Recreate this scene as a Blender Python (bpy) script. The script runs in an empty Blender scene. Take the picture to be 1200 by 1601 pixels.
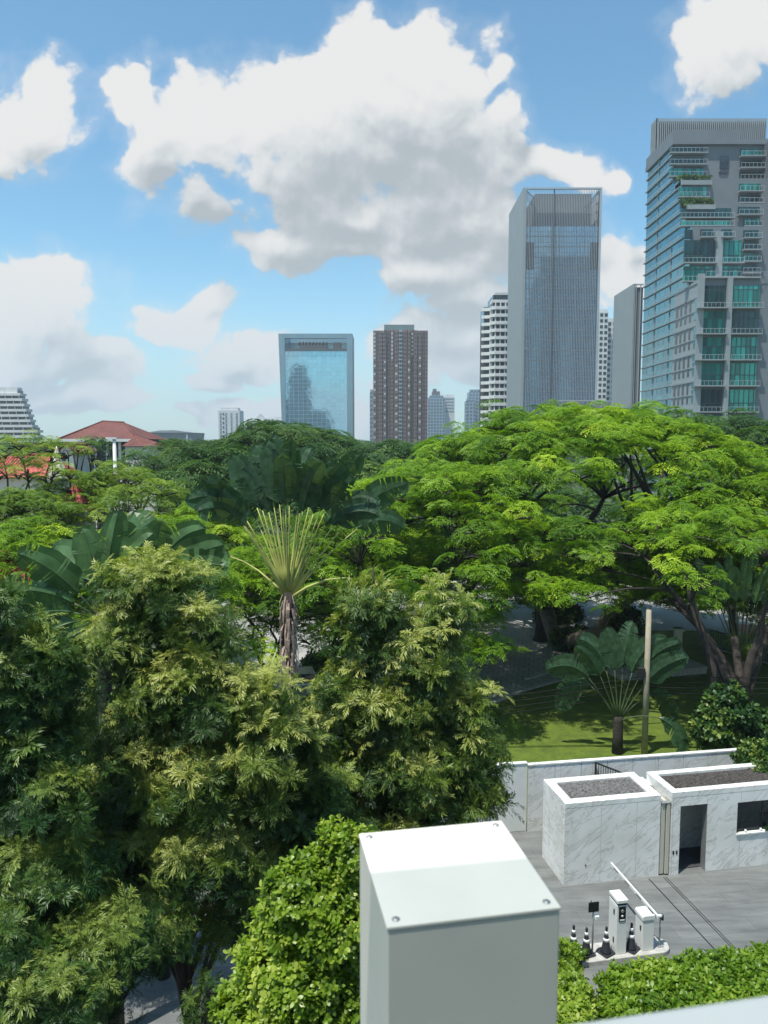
import bpy, math, random
import numpy as np
from mathutils import Vector
C = bpy.context.scene
COL = C.collection
random.seed(7); RNG = np.random.default_rng(11)
H = 14.0; PITCH = math.atan(110/1200.0); F = 1200.0
cp, sp_ = math.cos(PITCH), math.sin(PITCH)
R = math.radians
# ------------------------------------------------------------------ measuring helpers
def ray(px, py):
    a = (px-600)/F; b = (800-py)/F
    return (a, cp+b*sp_, -sp_+b*cp)
def P(px, py, Y):
    d = ray(px, py); t = Y/d[1]
    return (d[0]*t, Y, H+d[2]*t)
def G(px, py, z=0.0):
    d = ray(px, py); t = (z-H)/d[2]
    return (d[0]*t, d[1]*t, z)
def uv(px, py):
    d = ray(px, py); return (d[0]/d[1], d[2]/d[1])
# ------------------------------------------------------------------ materials
def new_mat(name):
    m = bpy.data.materials.new(name); m.use_nodes = True
    nt = m.node_tree; b = nt.nodes['Principled BSDF']
    return m, nt, b
def mat(name, col, rough=.6, metal=0, var=.12, scale=3.0, bump=0, spec=None, bscale=None, detail=6, stretch=None):
    m, nt, b = new_mat(name)
    b.inputs['Roughness'].default_value = rough; b.inputs['Metallic'].default_value = metal
    if spec is not None: b.inputs['Specular IOR Level'].default_value = spec
    tc = nt.nodes.new('ShaderNodeTexCoord'); mp = nt.nodes.new('ShaderNodeMapping')
    nt.links.new(tc.outputs['Object'], mp.inputs['Vector'])
    if stretch: mp.inputs['Scale'].default_value = stretch
    n = nt.nodes.new('ShaderNodeTexNoise'); n.inputs['Scale'].default_value = scale; n.inputs['Detail'].default_value = detail
    nt.links.new(mp.outputs[0], n.inputs['Vector'])
    r = nt.nodes.new('ShaderNodeValToRGB')
    r.color_ramp.elements[0].position = .3; r.color_ramp.elements[1].position = .7
    r.color_ramp.elements[0].color = (*[c*(1-var) for c in col], 1)
    r.color_ramp.elements[1].color = (*[min(1, c*(1+var)) for c in col], 1)
    nt.links.new(n.outputs['Fac'], r.inputs['Fac']); nt.links.new(r.outputs['Color'], b.inputs['Base Color'])
    if bump:
        n2 = nt.nodes.new('ShaderNodeTexNoise'); n2.inputs['Scale'].default_value = bscale or scale*6; n2.inputs['Detail'].default_value = 8
        nt.links.new(mp.outputs[0], n2.inputs['Vector'])
        bp = nt.nodes.new('ShaderNodeBump'); bp.inputs['Strength'].default_value = bump; bp.inputs['Distance'].default_value = .03
        nt.links.new(n2.outputs['Fac'], bp.inputs['Height']); nt.links.new(bp.outputs['Normal'], b.inputs['Normal'])
    return m
def leaf_mat(name, cols, rough=.42, trans=.35, tcol=None, spec=.4):
    """colour by a per-cluster random attribute 'tint' plus noise; leaves pass some light"""
    m, nt, b = new_mat(name)
    at = nt.nodes.new('ShaderNodeAttribute'); at.attribute_name = 'tint'
    r = nt.nodes.new('ShaderNodeValToRGB'); cr = r.color_ramp
    for i, c in enumerate(cols):
        e = cr.elements[i] if i < 2 else cr.elements.new(i/(len(cols)-1))
        e.position = i/(len(cols)-1); e.color = (*c, 1)
    nt.links.new(at.outputs['Fac'], r.inputs['Fac'])
    nt.links.new(r.outputs['Color'], b.inputs['Base Color'])
    b.inputs['Roughness'].default_value = rough; b.inputs['Specular IOR Level'].default_value = spec
    tr = nt.nodes.new('ShaderNodeBsdfTranslucent')
    mx = nt.nodes.new('ShaderNodeMixShader'); mx.inputs[0].default_value = trans
    g = nt.nodes.new('ShaderNodeMixRGB'); g.blend_type = 'MULTIPLY'; g.inputs[0].default_value = 1
    g.inputs[2].default_value = (*(tcol or (1.6, 1.7, .5)), 1)
    nt.links.new(r.outputs['Color'], g.inputs[1]); nt.links.new(g.outputs[0], tr.inputs['Color'])
    nt.links.new(b.outputs[0], mx.inputs[1]); nt.links.new(tr.outputs[0], mx.inputs[2])
    nt.links.new(mx.outputs[0], nt.nodes['Material Output'].inputs['Surface'])
    return m
def grid_mat(name, glass, line, sx, sz, w=.06, rough=.08, metal=.0, vary=.35, spec=.8, axis='XZ'):
    """glass panes with mullions, each pane tinted a little differently"""
    m, nt, b = new_mat(name)
    tc = nt.nodes.new('ShaderNodeTexCoord')
    sep = nt.nodes.new('ShaderNodeSeparateXYZ'); nt.links.new(tc.outputs['Object'], sep.inputs[0])
    add = nt.nodes.new('ShaderNodeMath'); add.operation = 'ADD'
    nt.links.new(sep.outputs['X'], add.inputs[0]); nt.links.new(sep.outputs['Y'], add.inputs[1])
    cb = nt.nodes.new('ShaderNodeCombineXYZ')
    nt.links.new(add.outputs[0], cb.inputs['X']); nt.links.new(sep.outputs['Z'], cb.inputs['Y'])
    br = nt.nodes.new('ShaderNodeTexBrick'); br.offset = 0; br.squash = 1
    br.inputs['Scale'].default_value = 1; br.inputs['Brick Width'].default_value = sx; br.inputs['Row Height'].default_value = sz
    br.inputs['Mortar Size'].default_value = w; br.inputs['Mortar Smooth'].default_value = 0; br.inputs['Bias'].default_value = 0
    br.inputs['Color1'].default_value = (*[c*(1-vary) for c in glass], 1)
    br.inputs['Color2'].default_value = (*[min(1, c*(1+vary)) for c in glass], 1)
    br.inputs['Mortar'].default_value = (*line, 1)
    nt.links.new(cb.outputs[0], br.inputs['Vector']); nt.links.new(br.outputs['Color'], b.inputs['Base Color'])
    rr = nt.nodes.new('ShaderNodeMapRange'); rr.inputs['To Min'].default_value = rough; rr.inputs['To Max'].default_value = .6
    nt.links.new(br.outputs['Fac'], rr.inputs['Value']); nt.links.new(rr.outputs[0], b.inputs['Roughness'])
    mm = nt.nodes.new('ShaderNodeMapRange'); mm.inputs['To Min'].default_value = metal; mm.inputs['To Max'].default_value = 0
    nt.links.new(br.outputs['Fac'], mm.inputs['Value']); nt.links.new(mm.outputs[0], b.inputs['Metallic'])
    b.inputs['Specular IOR Level'].default_value = spec
    n = nt.nodes.new('ShaderNodeTexNoise'); n.inputs['Scale'].default_value = .35; n.inputs['Detail'].default_value = 2
    nt.links.new(tc.outputs['Object'], n.inputs['Vector'])
    bp = nt.nodes.new('ShaderNodeBump'); bp.inputs['Strength'].default_value = .25; bp.inputs['Distance'].default_value = .05
    nt.links.new(n.outputs['Fac'], bp.inputs['Height']); nt.links.new(bp.outputs['Normal'], b.inputs['Normal'])
    return m
def marble_mat(name, panel=1.22, joint=True):
    m, nt, b = new_mat(name); N = nt.nodes; Lk = nt.links
    tc = N.new('ShaderNodeTexCoord'); mp = N.new('ShaderNodeMapping')
    mp.vector_type = 'TEXTURE'; mp.inputs['Rotation'].default_value = (0, R(-33), 0); mp.inputs['Scale'].default_value = (1.5, 1.1, .42)
    Lk.new(tc.outputs['Object'], mp.inputs['Vector'])
    n1 = N.new('ShaderNodeTexNoise'); n1.inputs['Scale'].default_value = 1.0; n1.inputs['Detail'].default_value = 8; n1.inputs['Roughness'].default_value = .62; n1.inputs['Distortion'].default_value = .9
    Lk.new(mp.outputs[0], n1.inputs['Vector'])
    a = N.new('ShaderNodeMath'); a.operation = 'SUBTRACT'; a.inputs[1].default_value = .5; Lk.new(n1.outputs['Fac'], a.inputs[0])
    ab = N.new('ShaderNodeMath'); ab.operation = 'ABSOLUTE'; Lk.new(a.outputs[0], ab.inputs[0])
    r = N.new('ShaderNodeValToRGB'); r.color_ramp.elements[0].position = 0; r.color_ramp.elements[0].color = (.56, .55, .52, 1)
    r.color_ramp.elements[1].position = .032; r.color_ramp.elements[1].color = (.82, .82, .795, 1)
    e = r.color_ramp.elements.new(.012); e.color = (.70, .69, .665, 1)
    Lk.new(ab.outputs[0], r.inputs['Fac'])
    n3 = N.new('ShaderNodeTexNoise'); n3.inputs['Scale'].default_value = 1.1; n3.inputs['Detail'].default_value = 5; Lk.new(tc.outputs['Object'], n3.inputs['Vector'])
    r3 = N.new('ShaderNodeValToRGB'); r3.color_ramp.elements[0].position = .35; r3.color_ramp.elements[0].color = (.86, .85, .82, 1); r3.color_ramp.elements[1].position = .62; r3.color_ramp.elements[1].color = (1, 1, 1, 1)
    Lk.new(n3.outputs['Fac'], r3.inputs['Fac'])
    mx = N.new('ShaderNodeMixRGB'); mx.blend_type = 'MULTIPLY'; mx.inputs[0].default_value = 1
    Lk.new(r.outputs['Color'], mx.inputs[1]); Lk.new(r3.outputs['Color'], mx.inputs[2])
    out = mx.outputs[0]
    if joint:
        sep = N.new('ShaderNodeSeparateXYZ'); Lk.new(tc.outputs['Object'], sep.inputs[0])
        ad = N.new('ShaderNodeMath'); ad.operation = 'ADD'; Lk.new(sep.outputs['X'], ad.inputs[0]); Lk.new(sep.outputs['Y'], ad.inputs[1])
        md = N.new('ShaderNodeMath'); md.operation = 'PINGPONG'; md.inputs[1].default_value = panel/2; Lk.new(ad.outputs[0], md.inputs[0])
        ls = N.new('ShaderNodeMath'); ls.operation = 'LESS_THAN'; ls.inputs[1].default_value = .006; Lk.new(md.outputs[0], ls.inputs[0])
        m2 = N.new('ShaderNodeMixRGB'); m2.inputs[2].default_value = (.42, .42, .4, 1); Lk.new(ls.outputs[0], m2.inputs[0]); Lk.new(out, m2.inputs[1]); out = m2.outputs[0]
    Lk.new(out, b.inputs['Base Color']); b.inputs['Roughness'].default_value = .38
    return m
def paver_mat(name, c1, c2, mort, w, h, rot=0, ms=.012, rough=.75, dirt=.25, streak=False):
    m, nt, b = new_mat(name); N = nt.nodes; Lk = nt.links
    tc = N.new('ShaderNodeTexCoord'); mp = N.new('ShaderNodeMapping'); mp.inputs['Rotation'].default_value = (0, 0, rot)
    Lk.new(tc.outputs['Object'], mp.inputs['Vector'])
    br = N.new('ShaderNodeTexBrick'); br.inputs['Scale'].default_value = 1; br.inputs['Brick Width'].default_value = w; br.inputs['Row Height'].default_value = h
    br.inputs['Mortar Size'].default_value = ms; br.inputs['Mortar Smooth'].default_value = .3
    br.inputs['Color1'].default_value = (*c1, 1); br.inputs['Color2'].default_value = (*c2, 1); br.inputs['Mortar'].default_value = (*mort, 1)
    Lk.new(mp.outputs[0], br.inputs['Vector'])
    n = N.new('ShaderNodeTexNoise'); n.inputs['Scale'].default_value = .45; n.inputs['Detail'].default_value = 9; n.inputs['Roughness'].default_value = .65
    Lk.new(tc.outputs['Object'], n.inputs['Vector'])
    r = N.new('ShaderNodeValToRGB'); r.color_ramp.elements[0].position = .32; r.color_ramp.elements[0].color = (1-dirt, 1-dirt, 1-dirt, 1); r.color_ramp.elements[1].position = .68; r.color_ramp.elements[1].color = (1+dirt*.4,)*3+(1,)
    Lk.new(n.outputs['Fac'], r.inputs['Fac'])
    mx = N.new('ShaderNodeMixRGB'); mx.blend_type = 'MULTIPLY'; mx.inputs[0].default_value = 1
    Lk.new(br.outputs['Color'], mx.inputs[1]); Lk.new(r.outputs['Color'], mx.inputs[2]); last = mx.outputs[0]
    if streak:      # tyre wear and stains running along the drive
        m2 = N.new('ShaderNodeMapping'); m2.inputs['Rotation'].default_value = (0, 0, rot+R(-6)); m2.inputs['Scale'].default_value = (.35, 2.6, 1); Lk.new(tc.outputs['Object'], m2.inputs['Vector'])
        n4 = N.new('ShaderNodeTexNoise'); n4.inputs['Scale'].default_value = 1.3; n4.inputs['Detail'].default_value = 10; n4.inputs['Roughness'].default_value = .7; Lk.new(m2.outputs[0], n4.inputs['Vector'])
        r4 = N.new('ShaderNodeValToRGB'); r4.color_ramp.elements[0].position = .30; r4.color_ramp.elements[0].color = (.62, .62, .63, 1); r4.color_ramp.elements[1].position = .62; r4.color_ramp.elements[1].color = (1.05, 1.05, 1.03, 1); Lk.new(n4.outputs['Fac'], r4.inputs['Fac'])
        m3 = N.new('ShaderNodeMixRGB'); m3.blend_type = 'MULTIPLY'; m3.inputs[0].default_value = 1; Lk.new(last, m3.inputs[1]); Lk.new(r4.outputs['Color'], m3.inputs[2]); last = m3.outputs[0]
    Lk.new(last, b.inputs['Base Color']); b.inputs['Roughness'].default_value = rough
    return m
def grass_mat(name):
    m, nt, b = new_mat(name); N = nt.nodes; Lk = nt.links
    tc = N.new('ShaderNodeTexCoord')
    n = N.new('ShaderNodeTexNoise'); n.inputs['Scale'].default_value = 1.4; n.inputs['Detail'].default_value = 12; n.inputs['Roughness'].default_value = .82
    Lk.new(tc.outputs['Object'], n.inputs['Vector'])
    r = N.new('ShaderNodeValToRGB'); r.color_ramp.elements[0].position = .35; r.color_ramp.elements[0].color = (.05, .085, .006, 1); r.color_ramp.elements[1].position = .68; r.color_ramp.elements[1].color = (.15, .21, .014, 1)
    Lk.new(n.outputs['Fac'], r.inputs['Fac']); Lk.new(r.outputs['Color'], b.inputs['Base Color'])
    n2 = N.new('ShaderNodeTexNoise'); n2.inputs['Scale'].default_value = 28; n2.inputs['Detail'].default_value = 6; Lk.new(tc.outputs['Object'], n2.inputs['Vector'])
    bp = N.new('ShaderNodeBump'); bp.inputs['Strength'].default_value = .8; bp.inputs['Distance'].default_value = .06
    Lk.new(n2.outputs['Fac'], bp.inputs['Height']); Lk.new(bp.outputs['Normal'], b.inputs['Normal'])
    b.inputs['Roughness'].default_value = .9
    return m
M = {}
M['marble'] = marble_mat('marble'); M['marble_plain'] = marble_mat('marble_coping', joint=False)
M['gravel'] = mat('roof_gravel', (.13, .125, .12), .95, var=.75, scale=16, bump=1.0, bscale=22, detail=3)
M['dirt_gravel'] = mat('leaf_litter_gravel', (.06, .052, .046), .95, var=.8, scale=14, bump=1.0, bscale=20, detail=3)
M['white_paint'] = mat('white_paint', (.74, .75, .72), .38, var=.05, scale=2)
M['cream_metal'] = mat('cream_metal', (.52, .50, .42), .4, var=.06, scale=2)
M['pillar_metal'] = mat('powder_coated_metal', (.74, .71, .625), .42, var=.06, scale=2.2, bump=.03, bscale=3)
M['pillar_side'] = M['pillar_metal']
M['ledge'] = mat('ledge_render', (.62, .63, .61), .55, var=.04, scale=3)
M['steel'] = mat('steel', (.36, .37, .37), .5, .6, var=.1, scale=8)
M['black'] = mat('black_plastic', (.012, .013, .016), .38, var=.3, scale=6)
M['rubber'] = mat('cone_rubber', (.016, .018, .024), .6, var=.3, scale=9)
M['reflect'] = mat('reflective_band', (.8, .8, .8), .35, var=.1, scale=12)
M['concrete'] = mat('island_concrete', (.42, .41, .38), .8, var=.2, scale=6, bump=.2)
M['dark_glass'] = mat('dark_glass', (.012, .02, .025), .05, var=.2, scale=1, spec=.6)
M['interior'] = mat('dark_interior', (.05, .055, .06), .7, var=.3, scale=2)
M['bark'] = mat('bark', (.038, .030, .025), .9, var=.45, scale=5, bump=.8, bscale=18)
M['bark_lit'] = mat('lit_bark', (.16, .14, .11), .9, var=.4, scale=5, bump=.8, bscale=18)
M['wood_pole'] = mat('concrete_pole', (.33, .29, .21), .8, var=.15, scale=4)
M['cable'] = mat('cable', (.008, .008, .008), .95, var=.1)
M['red_tile'] = paver_mat('red_roof_tiles', (.40, .075, .05), (.50, .11, .075), (.18, .035, .03), .35, .3, ms=.03)
M['maroon_tile'] = paver_mat('maroon_roof_tiles', (.16, .05, .035), (.21, .065, .05), (.07, .03, .02), .8, .6, ms=.05)
M['plaster'] = mat('pale_plaster', (.62, .60, .55), .8, var=.1, scale=1)
M['canvas'] = mat('beige_canvas', (.66, .60, .46), .85, var=.1, scale=2)
M['soil'] = mat('planting_soil', (.05, .04, .03), .95, var=.5, scale=5, bump=.7)
M['driveway'] = paver_mat('driveway_pavers', (.165, .172, .168), (.19, .197, .19), (.125, .13, .128), 2.4, .6, rot=-R(10.5), ms=.010, dirt=.28, streak=True)
M['path'] = paver_mat('path_pavers', (.34, .335, .31), (.40, .39, .36), (.2, .19, .17), .6, .6, rot=R(12), ms=.03, dirt=.3)
M['road'] = mat('road_concrete', (.34, .335, .32), .85, var=.15, scale=.4, bump=.1)
M['asphalt'] = mat('asphalt', (.06, .06, .06), .9, var=.2, scale=1)
M['red_pave'] = paver_mat('red_pavers', (.42, .14, .11), (.48, .17, .14), (.3, .12, .1), .4, .2, ms=.02)
M['grass'] = grass_mat('lawn_grass')
M['far_ground'] = mat('far_ground', (.06, .085, .035), .95, var=.5, scale=.02)
M['iron'] = mat('black_iron', (.02, .02, .02), .5)
# ------------------------------------------------------------------ mesh building
def link(name, me, m=None, parent=None):
    o = bpy.data.objects.new(name, me); COL.objects.link(o)
    if m is not None:
        for x in (m if isinstance(m, (list, tuple)) else [m]): me.materials.append(x)
    if parent is not None: o.parent = parent
    return o
def tag(o, label=None, cat=None, group=None, kind=None):
    if label: o['label'] = label
    if cat: o['category'] = cat
    if group: o['group'] = group
    if kind: o['kind'] = kind
    return o
def empty(name, loc, label, cat, group=None, rz=0):
    o = bpy.data.objects.new(name, None); COL.objects.link(o); o.location = loc; o.rotation_euler = (0, 0, rz)
    o.empty_display_size = .3
    return tag(o, label, cat, group)
def copy_tree(o, parent=None):
    c = o.copy(); COL.objects.link(c); c.parent = parent
    for ch in list(o.children): copy_tree(ch, c)
    return c
class MB:
    def __init__(s): s.v = []; s.f = []; s.mi = []; s.cur = 0; s.smooth = []
    def add(s, vs, fs, sm=False):
        n = len(s.v); s.v += [tuple(v) for v in vs]; s.f += [tuple(i+n for i in f) for f in fs]
        s.mi += [s.cur]*len(fs); s.smooth += [sm]*len(fs); return s
    def box(s, x0, x1, y0, y1, z0, z1, rz=0, org=(0, 0)):
        vs = [(x, y, z) for z in (z0, z1) for x, y in ((x0, y0), (x1, y0), (x1, y1), (x0, y1))]
        if rz:
            c, q = math.cos(rz), math.sin(rz); vs = [(org[0]+(x-org[0])*c-(y-org[1])*q, org[1]+(x-org[0])*q+(y-org[1])*c, z) for x, y, z in vs]
        return s.add(vs, [(0, 3, 2, 1), (4, 5, 6, 7), (0, 1, 5, 4), (1, 2, 6, 5), (2, 3, 7, 6), (3, 0, 4, 7)])
    def prism(s, poly, z0, z1, axis='z'):
        n = len(poly)
        if axis == 'z': vs = [(x, y, z0) for x, y in poly]+[(x, y, z1) for x, y in poly]
        elif axis == 'y': vs = [(x, z0, y) for x, y in poly]+[(x, z1, y) for x, y in poly]
        else: vs = [(z0, x, y) for x, y in poly]+[(z1, x, y) for x, y in poly]
        return s.add(vs, [tuple(range(n))[::-1], tuple(range(n, 2*n))]+[(i, (i+1) % n, n+(i+1) % n, n+i) for i in range(n)])
    def lathe(s, prof, n=20, c=(0, 0, 0), sm=True):
        vs = []; fs = []
        for r, z in prof:
            for k in range(n):
                a = 2*math.pi*k/n; vs.append((c[0]+r*math.cos(a), c[1]+r*math.sin(a), c[2]+z))
        for j in range(len(prof)-1):
            for k in range(n): fs.append((j*n+k, j*n+(k+1) % n, (j+1)*n+(k+1) % n, (j+1)*n+k))
        fs.append(tuple(range(n))[::-1]); fs.append(tuple((len(prof)-1)*n+k for k in range(n)))
        return s.add(vs, fs, sm)
    def tube(s, pts, rad, n=6, cap=True):
        pts = [Vector(p) for p in pts]
        if not isinstance(rad, (list, tuple)): rad = [rad]*len(pts)
        vs = []; fs = []; up = Vector((0, 0, 1))
        ref = None
        for i, p in enumerate(pts):
            t = (pts[min(i+1, len(pts)-1)]-pts[max(i-1, 0)])
            t = t.normalized() if t.length > 1e-9 else up
            if ref is None: ref = t.cross(Vector((1, 0, 0)) if abs(t.x) < .8 else Vector((0, 1, 0))).normalized()
            a = (ref - t*ref.dot(t)).normalized(); ref = a; b = t.cross(a)
            for k in range(n):
                an = 2*math.pi*k/n; vs.append(p+(a*math.cos(an)+b*math.sin(an))*rad[i])
        for j in range(len(pts)-1):
            for k in range(n): fs.append((j*n+k, j*n+(k+1) % n, (j+1)*n+(k+1) % n, (j+1)*n+k))
        if cap: fs.append(tuple(range(n))[::-1]); fs.append(tuple((len(pts)-1)*n+k for k in range(n)))
        return s.add(vs, fs, True)
    def build(s, name, m, parent=None, bevel=0):
        me = bpy.data.meshes.new(name); me.from_pydata(s.v, [], s.f); me.update()
        me.polygons.foreach_set('use_smooth', s.smooth)
        o = link(name, me, m, parent)
        if isinstance(m, (list, tuple)): me.polygons.foreach_set('material_index', s.mi)
        if bevel:
            b = o.modifiers.new('bevel', 'BEVEL'); b.width = bevel; b.segments = 2; b.limit_method = 'ANGLE'; b.angle_limit = R(40)
        return o
def arc(p0, p1, bend, n=7, up=(0, 0, 1)):
    p0, p1, u = Vector(p0), Vector(p1), Vector(up)
    return [p0.lerp(p1, i/(n-1)) + u*bend*math.sin(math.pi*i/(n-1)) for i in range(n)]
def nmesh(name, V, Q, tint, m, parent=None, smooth=False):
    me = bpy.data.meshes.new(name); nv, nq = len(V), len(Q)
    me.vertices.add(nv); me.vertices.foreach_set('co', np.ascontiguousarray(V, dtype=np.float32).ravel())
    me.loops.add(nq*4); me.loops.foreach_set('vertex_index', np.ascontiguousarray(Q, dtype=np.int32).ravel())
    me.polygons.add(nq); me.polygons.foreach_set('loop_start', np.arange(0, nq*4, 4, dtype=np.int32))
    me.update(calc_edges=True)
    a = me.attributes.new('tint', 'FLOAT', 'POINT'); a.data.foreach_set('value', np.ascontiguousarray(tint, dtype=np.float32))
    if smooth: me.polygons.foreach_set('use_smooth', np.ones(nq, dtype=bool))
    me.validate(); 
    return link(name, me, m, parent)
def frames(d, roll=None):
    """rotation matrices whose z axis is d (N,3)"""
    d = d/np.maximum(np.linalg.norm(d, axis=1, keepdims=True), 1e-9)
    r = RNG.normal(size=d.shape); x = r-(r*d).sum(1, keepdims=True)*d
    x /= np.linalg.norm(x, axis=1, keepdims=True); y = np.cross(d, x)
    return np.stack([x, y, d], axis=2)
def inst(tmpls, Rm, S, T, tint):
    """tmpls: list of (V,Q,tintoffset); returns merged arrays"""
    Vs, Qs, Ts = [], [], []; off = 0; k = RNG.integers(0, len(tmpls), size=len(T))
    for i, (tv, tq, tt) in enumerate(tmpls):
        idx = np.where(k == i)[0]
        if len(idx) == 0: continue
        v = np.einsum('nij,vj->nvi', Rm[idx], tv)*S[idx][:, None, None]+T[idx][:, None, :]
        n = len(idx); q = tq[None]+(np.arange(n)*len(tv))[:, None, None]+off
        Vs.append(v.reshape(-1, 3)); Qs.append(q.reshape(-1, 4)); Ts.append((tint[idx][:, None]+tt[None]).ravel())
        off += n*len(tv)
    return np.concatenate(Vs), np.concatenate(Qs), np.clip(np.concatenate(Ts), 0, 1)
# ---- leaf templates
def leaf_quad(base, dirv, side, L, W, droop=.0):
    """one narrow leaf as a diamond quad"""
    b, d, s = map(np.array, (base, dirv, side)); m = b+d*L*.45
    return [b, m+s*W*.5, b+d*L+np.array([0, 0, -droop*L]), m-s*W*.5]
def t_feather(seed, nf=9, L=.34, pairs=8, ll=.10, lw=.024):
    r = np.random.default_rng(seed); V = []; T = []
    for i in range(nf):
        az = 2*math.pi*(i+r.uniform(-.3, .3))/nf; el = R(r.uniform(12, 78)); Lf = L*r.uniform(.7, 1.15)
        d0 = np.array([math.cos(az)*math.cos(el), math.sin(az)*math.cos(el), math.sin(el)])
        sd = np.array([-math.sin(az), math.cos(az), 0]); tl = r.uniform(-.08, .08)
        for j in range(pairs):
            t = (j+1)/pairs; p = d0*Lf*t+np.array([0, 0, -.35*Lf*t*t]); dr = d0+np.array([0, 0, -.6*t]); dr /= np.linalg.norm(dr)
            nrm = np.cross(dr, sd)
            for q in (-1, 1):
                ld = dr*.75+sd*q*.75*(1.1-.6*t)+r.normal(size=3)*.12; ld /= np.linalg.norm(ld)
                w = np.cross(ld, nrm+r.normal(size=3)*.25); w /= np.linalg.norm(w)
                V += leaf_quad(p, ld, w, ll*r.uniform(.7, 1.15)*(1-.35*abs(t-.5)), lw, .25); T += [tl+.05*t]*4
    V = np.array(V); Q = np.arange(len(V)).reshape(-1, 4); return V, Q, np.array(T)
def t_rosette(seed, n=12, L=.085, W=.04, stem=.12):
    r = np.random.default_rng(seed); V = []; T = []; Q = []
    for i in range(n):
        az = i*2.4+r.uniform(-.3, .3); h = stem*(i/n); el = R(r.uniform(-5, 35)+45*(i/n))
        d = np.array([math.cos(az)*math.cos(el), math.sin(az)*math.cos(el), math.sin(el)])
        s = np.array([-math.sin(az), math.cos(az), r.uniform(-.3, .3)]); s /= np.linalg.norm(s)
        l = L*r.uniform(.75, 1.2); b = np.array([0, 0, h]); nn = np.cross(d, s); k = len(V)
        m1 = b+d*l*.35; m2 = b+d*l*.75-np.array([0, 0, .12*l])
        V += [b, m1+s*W*.45+nn*.006, m2+s*W*.42, b+d*l-np.array([0, 0, .25*l]), m2-s*W*.42, m1-s*W*.45+nn*.006]
        Q += [(k, k+1, k+4, k+5), (k+1, k+2, k+3, k+4)]; T += [r.uniform(-.1, .1)+.12*(i/n)]*6
    return np.array(V), np.array(Q), np.array(T)
def t_pad(seed, n=44, Rr=1.0, hgt=.30, L=.46, W=.19, droop=.85):
    """flattened umbrella of drooping compound leaves, as a rain tree carries them"""
    r = np.random.default_rng(seed); V = []; T = []; Q = []
    for i in range(n):
        rr = math.sqrt(r.uniform(0, 1)); a = r.uniform(0, 2*math.pi); x, y = rr*Rr*math.cos(a), rr*Rr*math.sin(a)
        z = hgt*(1-rr*rr)+r.uniform(-.08, .08); az = a+r.uniform(-1.1, 1.1)
        d = np.array([math.cos(az), math.sin(az), .25-droop*rr*.6+r.uniform(-.2, .2)]); d /= np.linalg.norm(d)
        s = np.array([-math.sin(az), math.cos(az), r.uniform(-.35, .35)]); s /= np.linalg.norm(s)
        l = L*r.uniform(.7, 1.25); b = np.array([x, y, z])-d*l*.3; tl = r.uniform(-.12, .12)
        for sg in (-1, 1):      # leaflet rows either side of a rachis, drooping
            for j in range(3):
                p = b+d*l*(j/3.0)-np.array([0, 0, .12*l*(j/3)**2*4]); k = len(V)
                ld = d*.55+s*sg*.8+np.array([0, 0, -.28]); ld /= np.linalg.norm(ld)
                V += [p, p+ld*W*.55+d*l*.17, p+ld*W*1.25+d*l*.06, p+ld*W*.55-d*l*.07]; Q.append((k, k+1, k+2, k+3)); T += [tl]*4
    return np.array(V), np.array(Q), np.array(T)
FEATHER = [t_feather(i, nf=9, L=.42, pairs=9, ll=.13, lw=.021) for i in range(5)]
FEATHER_FINE = [t_feather(20+i, nf=10, L=.38, pairs=10, ll=.11, lw=.016) for i in range(4)]
ROSETTE = [t_rosette(i) for i in range(5)]
PAD = [t_pad(i) for i in range(6)]
PAD_LOW = [t_pad(40+i, n=24, hgt=.4, L=.6, W=.28) for i in range(5)]
# ------------------------------------------------------------------ trees
def ell_points(ells, n, shell=.55):
    """points in a union of ellipsoids ((cx,cy,cz),(rx,ry,rz)); returns pos, outward dir"""
    vol = np.array([(e[1][0]*e[1][1]+e[1][1]*e[1][2]+e[1][0]*e[1][2]) for e in ells]); pr = vol/vol.sum()
    k = RNG.choice(len(ells), size=n, p=pr); c = np.array([e[0] for e in ells])[k]; r = np.array([e[1] for e in ells])[k]
    d = RNG.normal(size=(n, 3)); d /= np.linalg.norm(d, axis=1, keepdims=True)
    rad = RNG.uniform(shell**3, 1, size=(n, 1))**(1/3)
    lump = 1+.13*np.sin(d[:, :1]*5+k[:, None]*2.1)*np.cos(d[:, 1:2]*6+k[:, None])*1.0+.08*np.sin(d[:, 2:3]*9+k[:, None])
    pos = c+d*r*rad*lump; out = d/r; out /= np.linalg.norm(out, axis=1, keepdims=True)
    return pos, out
def E(px, py, Y, rx, ry, rd=None):
    c = P(px, py, Y); s = Y/F; return (c, (rx*s, rd if rd else (rx+ry)*.5*s, ry*s))
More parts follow.
